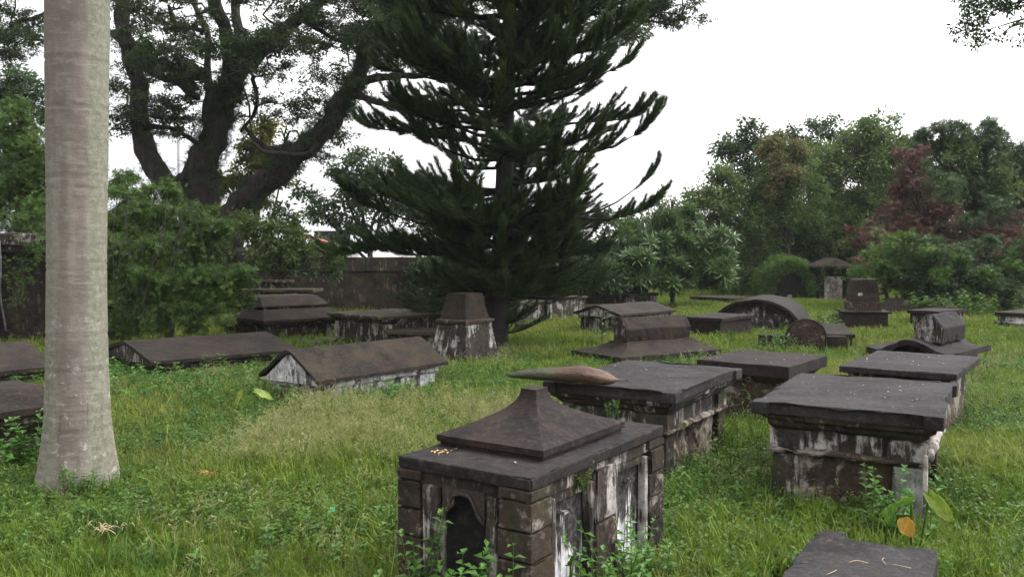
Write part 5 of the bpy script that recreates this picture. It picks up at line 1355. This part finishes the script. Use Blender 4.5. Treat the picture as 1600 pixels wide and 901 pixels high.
def grass():
    xs = []; ys = []
    for d0, d1, dn in ((1.8, 4.5, 330), (4.5, 8, 230), (8, 13, 120)):
        x, y = field(d0, d1, dn); xs.append(x); ys.append(y)
    x = np.concatenate(xs); y = np.concatenate(ys)
    h = 1 + .75 * nz(x, y, .55, 2); grow('grass', 'tuft', x, y, .6, 1.15, 'short light green grass between the tombs', 'grass', .2, np.clip(h, .5, 1.7))
    x, y = field(13, 44, 26, 3.5); h = 1 + .5 * nz(x, y, .3, 3)
    grow('grass', 'far', x, y, .7, 1.2, 'light green grass of the far lawn', 'grass', .2, np.clip(h, .5, 1.5))
    x, y = field(2, 10, 14); grow('long_grass', 'long', x, y, .4, .95, 'long arching bright grass blades in the foreground', 'grass', .25)
    # dark tall tufts in patches and around tombs
    x, y = field(2, 14, 75); k = nz(x, y, .8, 9) > .04; x, y = x[k], y[k]
    px, py = [], []
    for (cx, cy, a, hw, hl) in FOOT:
        if cy > 20: continue
        n = int((hw + hl) * 60); 
        for _ in range(n):
            e = R.random() * 4; u = R.uniform(-1, 1); off = R.uniform(.0, .14)
            q = [(u * hw, -hl - off), (u * hw, hl + off), (-hw - off, u * hl), (hw + off, u * hl)][int(e)]
            px.append(cx + q[0] * math.cos(a) - q[1] * math.sin(a)); py.append(cy + q[0] * math.sin(a) + q[1] * math.cos(a))
    x = np.concatenate([x, px]); y = np.concatenate([y, py]); k = inside_mask(x, y); x, y = x[k], y[k]
    nb = len(px); kk = NR.rand(nb) < .3; bx = np.array(px)[kk] + NR.normal(0, .06, kk.sum()); by = np.array(py)[kk] + NR.normal(0, .06, kk.sum()); k2 = inside_mask(bx, by)
    grow('leafy_weeds', 'weed', bx[k2], by[k2], .5, 1.2, 'leafy weeds crowding the feet of the tombs', 'weeds', .3)
    grow('tall_grass', 'tuft_d', x, y, .35, .95, 'darker tall grass in tufts around the tomb bases', 'grass', .2)
    # dry seed heads: band in front of long gabled tomb and left foreground
    x, y = field(3, 14, 34); k = (nz(x, y, .45, 21) > .02) | ((x < .6) & (x > -2.4) & (y > 5.5) & (y < 9.5) & (NR.rand(len(x)) < .5)); x, y = x[k], y[k]
    cc = np.zeros(len(x), bool); keep = cc | (NR.rand(len(x)) < .35); x, y = x[keep], y[keep]
    x2 = NR.uniform(-2.3, .2, 1100); y2 = NR.uniform(6.2, 9.2, 1100); k = inside_mask(x2, y2) & (nz(x2, y2, .8, 3) + .25 - .35 * np.hypot(x2 + 1, (y2 - 7.6)) + NR.uniform(-.3, .3, 1100) > -.25); x = np.concatenate([x, x2[k]]); y = np.concatenate([y, y2[k]])
    grow('seeding_grass', 'seed', x, y, .6, 1.15, 'pale wispy seeding grass in front of the long gabled tomb', 'grass', .15)
    # broadleaf weeds and clover
    x, y = field(2, 13, 150); v = nz(x, y, .6, 33); k = (v > -.05) | ((x > .6) & (y < 6.5) & (v > -.4)); x, y = x[k], y[k]
    grow('ground_cover', 'clover', x, y, .7, 1.4, 'low creeping green ground cover among the grass', 'ground cover', .15)
    x, y = field(2.2, 16, 20); v = nz(x, y, .5, 44); left = (x < -1.5) & (y > 7) & (y < 13)
    k = (v > .12) | (left & (v > -.25)); x, y = x[k], y[k]
    grow('leafy_weeds', 'weed', x, y, .5, 1.1, 'leafy green weeds scattered through the grass', 'weeds', .25)
    # dense weeds at left middle
    x = NR.uniform(-7.5, -2.2, 1700); y = NR.uniform(8.6, 14.5, 1700); k = inside_mask(x, y) & (nz(x, y, .7, 3) > -.15); x, y = x[k], y[k]
    grow('leafy_weeds', 'weed', x, y, .7, 1.5, 'dense bright leafy weeds around the sunken gabled tomb left of centre', 'weeds', .3)
grass()

# ================================================================== small things
def spathe():
    g = NG('palm_sheath_skin'); ob = g.pos(obj_space=True); sp = g.n('ShaderNodeSeparateXYZ'); g.l(ob, sp.inputs[0])
    m2 = g.n('ShaderNodeMapping'); g.l(ob, m2.inputs[0]); m2.inputs['Scale'].default_value = (.12, 1, 1); st = g.noise(m2.outputs[0], 60, 5, .6); n1 = g.noise(ob, 9, 6)
    u = g.mul(sp.outputs[0], g.mul(g.mul(n1, .5, 'SUBTRACT'), .35), 'ADD')
    col = g.mix(g.ramp(u, -.22, .02), (.055, .065, .030), (.095, .050, .034))
    col = g.mix(g.mul(g.ramp(st, .45, .62), .7), col, (.06, .045, .03))
    col = g.mix(g.mul(g.ramp(u, .16, .34), .8), col, (.15, .098, .072)); col = g.mix(g.mul(g.ramp(sp.outputs[0], .425, .46), .9), col, (.03, .02, .018))
    col = g.mix(g.mul(g.ramp(g.noise(ob, 22, 6, .7), .52, .64), .55), col, (.035, .025, .018))
    m = g.out(col, .6, g.mul(st, g.noise(ob, 30, 4), 'ADD'), .014, .3)
    A = P(795, 597, .72); B = P(982, 591, .735); A = Q(795, 594, 6.42); B = Q(982, 590, 6.12)
    c = (A + B) / 2; d = B - A; an = math.atan2(d.y, d.x)
    t = empty('palm_sheath', (c.x, c.y, .742), an, label='fallen boat-shaped palm sheath, green tail, pinkish brown body, on the broad table tomb', cat='palm sheath')
    L = d.length; V = []; Fc = []; n = 44; K = 20
    for i in range(n + 1):
        u = i / n; x = (u - .5) * L
        w = float(np.interp(u, [0, .03, .12, .3, .5, .68, .8, .87, .905, .92, 1], [.012, .022, .034, .052, .068, .074, .062, .040, .014, .006, .002]))
        zc = float(np.interp(u, [0, .2, .6, .88, 1], [-.012, .006, .022, -.008, -.006]))
        for j in range(K):
            q = j / K * TAU; cr = (1 - .26 * math.exp(-((q - 1.2) / .22) ** 2) - .12 * math.exp(-((q - 2.3) / .3) ** 2)) * (1 + .16 * noise.noise(Vector((x * 4, q * 1.5, 9))) + .045 * math.sin(q * 9 + x * 3)) if w > .02 else 1
            V.append((x, math.cos(q) * w * 1.15 * cr, zc + math.sin(q) * w * .88 * cr + .003 * noise.noise(Vector((x * 12, q, 1)))))
    for i in range(n):
        for j in range(K): Fc.append((i * K + j, (i + 1) * K + j, (i + 1) * K + (j + 1) % K, i * K + (j + 1) % K))
    Fc.append(tuple(range(K))); Fc.append(tuple(n * K + j for j in range(K))[::-1])
    me = npmesh('sheath', V, Fc, m); me.shade_smooth(); link('sheath', me, t)
    fb = MB(); rq = random.Random(2)
    for _ in range(16):
        b0 = Vector((-.46 * L + rq.uniform(0, .03), rq.uniform(-.02, .02), -.01 + rq.uniform(-.01, .015))); fb.tube(catmull([b0, b0 + Vector((-.03, rq.uniform(-.01, .01), -.004)), b0 + Vector((-.05 - rq.uniform(0, .04), rq.uniform(-.03, .03), -.02 * rq.random()))], 5), [.0016] * 6, 4, cap=False)
    fb.build('torn_fibres', m, t, kind='stuff')
    cr = MB(); cr.tube([Vector(((u - .5) * L, .03 * math.sin(u * 3), float(np.interp(u, [0, .2, .6, .88], [.02, .043, .088, .03])))) for u in np.linspace(.05, .86, 16)], [.0035] * 16, 5); cr.build('seam_edge', m, t)
spathe()

def big_leaf(name, loc, rot, L, W, m, label, cat, stalk=None, heart=True, group=None):
    V = []; Fc = []; n = 12; K = 8
    for i in range(n + 1):
        u = i / n
        w = W / 2 * (math.sin(math.pi * min(1, u * .88 + .12)) ** .75 if u < 1 else 0)
        for j in range(K + 1):
            v = -1 + 2 * j / K; notch = -.16 * L * max(0, 1 - abs(u) * 6) * abs(v) if heart else 0
            V.append((u * L * (1 - 0 * v) + notch - .0 * u, v * w, .10 * L * abs(v) - .28 * L * u * u + .008 * math.sin(j * 2.5 + i) + .02 * L * math.sin(u * 9) * abs(v)))
    for i in range(n):
        for j in range(K): a = i * (K + 1) + j; Fc.append((a, a + K + 1, a + K + 2, a + 1))
    t = empty(name, loc, 0, label=label, cat=cat, group=group)
    me = npmesh('leaf_blade', V, Fc, m); me.shade_smooth()
    o = link('leaf_blade', me, t, (0, 0, 0), rot)
    if stalk: s = MB(); s.tube(catmull([Vector((0, 0, 0)), Vector((stalk[0] * .4, stalk[1] * .4, -loc[2] * .45)), Vector((stalk[0], stalk[1], -loc[2]))], 8), [.006] * 9, 6); s.build('stalk', LM['weed'], t)
    return t
def leafskin(name, a, b, tr=.35):
    g = NG(name); ob = g.pos(obj_space=True); w = g.n('ShaderNodeTexWave', wave_type='BANDS'); w.bands_direction = 'DIAGONAL'; g.l(ob, w.inputs[0]); w.inputs['Scale'].default_value = 9; w.inputs['Distortion'].default_value = 2
    c = g.mix(g.ramp(g.noise(ob, 9, 5), .35, .65), a, b); c = g.mix(g.mul(g.ramp(w.outputs['Fac'], .85, 1), .3), c, tuple(q * 1.5 for q in b))
    return g.out(c, .45, None, spec=.4, transl=tr)
TG = leafskin('taro_green', (.07, .16, .02), (.13, .26, .03)); TY = leafskin('taro_yellow_green', (.16, .24, .03), (.26, .34, .05)); TO = leafskin('withered_orange', (.42, .22, .03), (.55, .33, .06)); DL = leafskin('dark_heart_leaf', (.03, .08, .015), (.05, .11, .02))
def aroids():
    p = Q(1424, 784, 4.35); big_leaf('taro_leaf', p, (.35, .35, 2.7), .17, .15, TG, 'broad bright green arrow leaf in front of the large right table tomb', 'taro', (.03, .05))
    p = Q(1452, 772, 4.35); big_leaf('taro_leaf', p, (1.1, .75, -.9), .17, .08, TY, 'narrow yellow-green leaf by the grey pier of the large right table tomb', 'taro', (-.02, .08))
    p = Q(1412, 808, 4.25); big_leaf('withered_leaf', p, (.9, 1.0, -1.4), .10, .085, TO, 'withered orange leaf under the broad green arrow leaf', 'leaf', None, heart=False)
    p = Q(1388, 795, 4.3); big_leaf('taro_leaf', p, (.3, 1.2, -1.4), .09, .06, TG, 'small folded green leaf left of the broad green arrow leaf', 'taro', (0, .05))
    p = Q(372, 632, 8.6); big_leaf('taro_leaf', p, (1.5, -.9, -1.2), .22, .14, TY, 'upright bright arrow leaf in the grass left of the long gabled tomb', 'taro', (0, .04))
    p = Q(398, 612, 8.7); big_leaf('taro_leaf', p, (.6, .3, .2), .20, .10, TY, 'spreading lime leaf beside the upright arrow leaf', 'taro', (-.05, 0))
    p = Q(372, 655, 8.4); big_leaf('taro_leaf', p, (.5, .5, -2.6), .16, .10, TY, 'small drooping lime leaf below the upright arrow leaf', 'taro', (.03, 0))
    p = Q(892, 880, 3.35); big_leaf('taro_leaf', p, (.9, -.8, -1.5), .085, .06, DL, 'dark heart-shaped leaf against the white side panel of the nearest tomb', 'leaf', (0, .03))
    p = Q(270, 862, 4.4); big_leaf('taro_leaf', p, (1.3, -.9, -1.5), .10, .05, TG, 'single upright broad leaf in the bottom left grass', 'leaf', (0, .03))
aroids()

def plant(label, px, py, dep, stems, h, coll_r, m, cat='plant', leaf=(.05, .03), name='leafy_plant', wander=.5, zbase=0, seed=1):
    """a small plant: several stems with leaf pairs, one mesh for stems, one for leaves"""
    rg = random.Random(seed); o = Q(px, py, dep); o.z = zbase; t = empty(name, o, label=label, cat=cat); mb = MB(); Ls = []
    for s in range(stems):
        an = rg.uniform(0, TAU); l = h * rg.uniform(.55, 1.1); b = Vector((rg.gauss(0, coll_r), rg.gauss(0, coll_r) * .6, 0)); lean = Vector((math.cos(an), math.sin(an), 0)) * l * wander * rg.uniform(.2, .8)
        pts = catmull([b, b + lean * .35 + Vector((0, 0, l * .55)), b + lean + Vector((0, 0, l))], 9); mb.tube(pts, interp([.0035, .0015], 9), 4, cap=False)
        for i in range(2, 10):
            for sg in (0, 1):
                a2 = i * 1.9 + sg * math.pi + rg.uniform(-.4, .4); k = 1.15 - .05 * i
                Ls.append((pts[i], Vector((math.cos(a2), math.sin(a2), rg.uniform(-.1, .6))), Vector((0, 0, 1)) + rv(rg) * .3, leaf[0] * k * rg.uniform(.7, 1.3), leaf[1] * k * rg.uniform(.8, 1.2)))
    mb.build('stems', LM['weed'], t); link('leaves', leafmesh('leaves', Ls, m), t); return t
BR = leafskin('herb_green', (.05, .13, .02), (.10, .22, .035))
plant('leafy herb growing in front of the dark niche of the nearest tomb', 708, 900, 3.36, 9, .44, .07, BR, leaf=(.07, .044), wander=.35, seed=2)
plant('leafy herb at the lower right of the niche of the nearest tomb', 768, 900, 3.22, 8, .44, .06, BR, leaf=(.06, .04), seed=3)
plant('thin herb climbing up the left pilaster of the nearest tomb', 655, 880, 3.48, 7, .55, .03, BR, leaf=(.06, .036), wander=.25, seed=4)
plant('straggly herb between the two white panels of the nearest tomb', 945, 860, 3.70, 12, .42, .09, BR, leaf=(.06, .036), seed=5)
plant('low herb at the far right corner of the nearest tomb', 1005, 800, 4.0, 14, .34, .13, BR, leaf=(.055, .034), seed=6)
plant('small ferny tuft rooted in the side ledge of the nearest tomb', 908, 745, 3.72, 9, .11, .02, LM['yellow'], leaf=(.022, .010), zbase=.60, name='fern_tuft', wander=1.0, seed=7)
plant('leafy herb at the left edge, behind the foot of the palm', 35, 735, 6.3, 9, .42, .07, BR, leaf=(.085, .055), seed=8)
plant('herb growing against the foot of the palm', 130, 770, 5.62, 7, .22, .05, BR, leaf=(.05, .035), seed=9)
plant('climbing leafy plant on the grey corner pier of the large right table tomb', 1396, 740, 4.70, 11, .40, .07, BR, leaf=(.065, .05), wander=.3, seed=10)
plant('weedy herb on the near side of the broad table tomb under the palm sheath', 958, 640, 5.9, 5, .14, .03, LM['weed'], leaf=(.025, .014), zbase=.50, seed=11)
plant('tall weeds between the broad table tomb and the reddish flat slab', 1195, 640, 7.1, 22, .52, .22, LM['grass_d'], leaf=(.09, .012), wander=.9, seed=12)
plant('weeds at the right end of the long gabled tomb', 640, 610, 9.2, 16, .30, .22, BR, leaf=(.07, .045), seed=13)
plant('weeds hiding the near corner of the long gabled tomb', 560, 622, 8.9, 14, .26, .25, LM['weed'], leaf=(.05, .02), seed=14)
plant('herbs on the right of the pedestal monument foot', 790, 590, 11.4, 12, .26, .16, BR, leaf=(.06, .04), seed=15)
plant('leafy weeds at the left end of the low gabled tomb', 200, 575, 10.0, 18, .38, .28, BR, leaf=(.08, .055), seed=16)
plant('bushy weeds beside the round brick headstone', 1212, 548, 14.1, 14, .36, .14, BR, leaf=(.08, .04), seed=17)
plant('pale leafed small shrub left of the dark square pedestal', 1322, 480, 20.0, 14, .35, .18, LM['rosette'], leaf=(.16, .09), seed=18)
plant('lush weeds on the low slab behind the wavy-edged coffin tomb', 1455, 476, 20.5, 16, .25, .3, LM['bright'], leaf=(.12, .08), zbase=.38, seed=19)
plant('leafy shoots under the dark bush at right', 1520, 480, 22, 20, .7, .4, LM['bright'], leaf=(.16, .09), seed=20)
plant('leafy weeds growing from the right end of the vault tomb', 1290, 500, 18.0, 14, .42, .22, LM['mid'], leaf=(.12, .08), seed=21)
# sapling with long narrow leaves
o = P(940, 541, 0); ms = COL['strap'].objects[0].data
t = empty('sapling', (o.x, o.y, 0), label='young sapling with long narrow leaves left of the coffin-shaped tomb', cat='sapling')
m = MB(); m.tube([Vector((0, 0, 0)), Vector((.01, 0, .3)), Vector((0, .01, .62))], [.012, .010, .006], 6); m.build('stem', LM['weed'], t)
lf = link('leaves', ms, t, (0, 0, -.02)); lf.scale = (1.25, 1.25, 1.15)

# fallen leaves: one mesh each kind, many things
def litter():
    def lm(name, m, L, W):
        return leafmesh(name, [(Vector((-L / 2, 0, 0)), Vector((1, 0, .05)), Vector((0, 0, 1)), L, W)], m, .35, -.6)
    pale = leafskin('pale_dead_leaf', (.40, .36, .30), (.62, .58, .50), .1); yel = leafskin('yellow_dead_leaf', (.50, .36, .12), (.66, .52, .22), .1); red = leafskin('rusty_dead_leaf', (.20, .07, .03), (.30, .12, .05), .1)
    mp_ = lm('fallen_leaf', pale, .016, .007); my = lm('fallen_leaf', yel, .026, .010); mr = lm('fallen_leaf', red, .022, .012); mf = lm('fallen_leaf', pale, .030, .014)
    rg = random.Random(31)
    def put(me, p, label, group, s=1.0):
        o = link('fallen_leaf', me, None, p, (rg.uniform(-.2, .2), rg.uniform(-.2, .2), rg.uniform(0, TAU)), label=label, cat='leaf', group=group)
        o.scale = (s, s, s)
    for (x, y) in ((676, 705), (680, 706), (684, 704), (688, 707), (692, 706), (696, 703), (686, 709), (706, 704), (712, 701), (690, 704), (682, 702), (700, 707)):
        put(rg.choice((my, my, mr)), P(x, y, H1 + .006), 'small yellow fallen leaf in the cluster on the left corner of the nearest tomb', 'yellow leaves on the nearest tomb', 1.0)
    put(mp_, P(805, 722, H1 + .006), 'single pale leaf on the front ledge of the nearest tomb, below its lid corner', None, 1.3)
    for geo, h, n, nm in ((T4geo, .68, 16, 'broad table tomb beneath the palm sheath'), (T5geo, .70, 30, 'large right table tomb')):
        cx, cy, a, W, D = geo
        for _ in range(n):
            u, v = rg.uniform(-.44, .44) * W, rg.uniform(-.44, .44) * D
            put(rg.choice((mp_, mf, mp_)), Vector((cx + u * math.cos(a) - v * math.sin(a), cy + u * math.sin(a) + v * math.cos(a), h + .008)), 'tiny pale fallen leaf on the top of the ' + nm, 'pale leaves on the ' + nm, rg.uniform(.55, 1.1))
    cx, cy, a, W, D = rect((1319, 571), (1501, 586), (1525, 557), .61)
    for _ in range(16):
        u, v = rg.uniform(-.44, .44) * W, rg.uniform(-.44, .44) * D
        put(mf, Vector((cx + u * math.cos(a) - v * math.sin(a), cy + u * math.sin(a) + v * math.cos(a), .618)), 'tiny pale fallen leaf on the wide grey flat slab tomb', 'pale leaves on the wide grey slab', rg.uniform(.6, 1.1))
    cx, cy, a, W, D = rect((1089, 561), (1233, 573), (1292, 555), .62)
    for _ in range(10):
        u, v = rg.uniform(-.44, .44) * W, rg.uniform(-.44, .44) * D
        put(mf, Vector((cx + u * math.cos(a) - v * math.sin(a), cy + u * math.sin(a) + v * math.cos(a), .628)), 'tiny pale fallen leaf on the reddish brown flat slab tomb', 'pale leaves on the reddish slab', rg.uniform(.6, 1.1))
    # twigs and straw on the low slab
    for k, (x, y) in enumerate(((1340, 878), (1382, 876), (1408, 884), (1300, 893))):
        m = MB(); p = P(x, y, .268); m.tube(catmull([Vector((-.04, 0, 0)), Vector((0, .01, .006)), Vector((.045, -.005, 0))], 6), [.0016] * 7, 4)
        o = m.build('dry_twig', DRY, None, label='thin dry straw lying on the low grave slab at the bottom right', cat='twig', group='straws on the low slab'); o.location = p; o.rotation_euler = (0, 0, k * 1.3)
    # orange-brown mat of dead leaves in the left grass
    om = leafskin('orange_litter', (.40, .17, .06), (.58, .30, .12), .1); Ls = []
    for _ in range(70): Ls.append((Vector((rg.gauss(0, .045), rg.gauss(0, .03), rg.uniform(.06, .10))), Vector((rg.uniform(-1, 1), rg.uniform(-1, 1), 0)), Vector((0, 0, 1)), .026, .012))
    p = P(324, 756, 0); link('leaf_litter', leafmesh('leaf_litter', Ls, om), None, p, label='small patch of orange dead leaves in the grass right of the palm', cat='leaf litter', kind='stuff')
    # straw-coloured dead stalks
    m = MB()
    for _ in range(20):
        b = Vector((rg.gauss(0, .10), rg.gauss(0, .05), .06)); an = rg.uniform(0, TAU); l = rg.uniform(.04, .10)
        m.tube(catmull([b, b + Vector((math.cos(an) * l * .5, math.sin(an) * l * .5, .03)), b + Vector((math.cos(an) * l, math.sin(an) * l, .01))], 4), [.0026] * 5, 4)
    p = P(160, 845, .0); o = m.build('dead_stalks', DRY, None, label='tangle of pale dead stalks in the grass below the palm', cat='dead stalks', kind='stuff'); o.location = p
    # green scrap
    bm = bmesh.new(); bmesh.ops.create_grid(bm, x_segments=6, y_segments=6, size=.016)
    for v in bm.verts: v.co.z = .008 * noise.noise(v.co * 90)
    g = NG('green_plastic'); gm = g.out((.02, .35, .16), .3, None, spec=.5)
    o = obj('plastic_scrap', bm, gm, None, label='tiny crumpled green plastic scrap in the grass left of the nearest tomb', cat='litter'); p = P(520, 795, .08); o.location = p; o.rotation_euler = (.8, .2, .4)
g_ = NG('straw'); DRY = g_.out((.42, .34, .19), .8, None)
litter()


def lawn_litter():
    bm_ = leafskin('brown_dead_leaf', (.10, .055, .03), (.24, .15, .08), .1); c = proto_coll('dead', [leafmesh('dead_leaf', [(Vector((-.02, 0, .012)), Vector((1, 0, .1)), Vector((0, 0, 1)), .05, .026)], bm_, .5, -1), leafmesh('dead_leaf', [(Vector((-.02, 0, .01)), Vector((1, .3, .3)), Vector((0, 0, 1)), .035, .016)], bm_, .6, 1.5)])
    COL['dead'] = c
    x, y = field(2, 16, 9); x = x + 0; k = inside_mask(x, y)
    grow('leaf_litter', 'dead', x[k], y[k], .6, 1.2, 'scattered small brown dead leaves lying in the lawn', 'leaf litter', .5, zoff=.055)
lawn_litter()

def hanging_vines():
    rg = random.Random(77); t = bpy.data.objects['bush']
    for nm in bpy.data.objects:
        if nm.get('label', '').startswith('leafy vine-draped mound'): t = nm
    mb = MB(); o = t.location
    for _ in range(34):
        px, py = rg.uniform(180, 330), rg.uniform(300, 400); p = Q(px, py, rg.uniform(14.0, 14.8)) - o; l = rg.uniform(.4, 1.5); dx = rg.uniform(-.5, .5)
        mb.tube(catmull([p, p + Vector((dx * .5, -.15, -l * .3)), p + Vector((dx, -.2, -l)), p + Vector((dx * 1.2, -.18, -l * 1.25))], 9), interp([.007, .004], 9), 4, cap=False)
    mb.build('vine_stems', BM['twig'], t, kind='stuff')
    e = Vector(((20 - 800) / F * 15.9, 15.9, 0)); mb = MB(); P3 = []
    for _ in range(26):
        p = Vector((rg.uniform(-1.6, 1.2), rg.uniform(-.1, .2), rg.uniform(1.5, 2.15))); l = rg.uniform(.4, 1.5)
        c = catmull([p, p + Vector((rg.uniform(-.1, .1), 0, -l * .5)), p + Vector((rg.uniform(-.15, .15), 0, -l))], 8); mb.tube(c, [.006] * 9, 4, cap=False)
        for q in c[::1]:
            if rg.random() < .8: P3.append(tuple(q + rv(rg) * .06))
    n = len(P3); t = scatter('hanging_creeper', COL['mound'], P3, rnd_rots(n, .6), NR.uniform(.35, .7, n), None, e, label='curtain of hanging creeper strands over the front of the ruined vault at left', cat='creeper', kind='stuff')
hanging_vines()

# ================================================================== humid air
def haze():
    bm = bmesh.new(); box(bm, (0, 26, 7.5), (130, 86, 17.2))
    m = bpy.data.materials.new('humid_air'); m.use_nodes = True; nt = m.node_tree; nt.nodes.clear()
    o = nt.nodes.new('ShaderNodeOutputMaterial'); v = nt.nodes.new('ShaderNodeVolumePrincipled')
    v.inputs['Color'].default_value = (.92, .94, 1, 1); v.inputs['Density'].default_value = .0004; nt.links.new(v.outputs[0], o.inputs['Volume'])
    obj('haze', bm, m, None, kind='stuff')
haze()
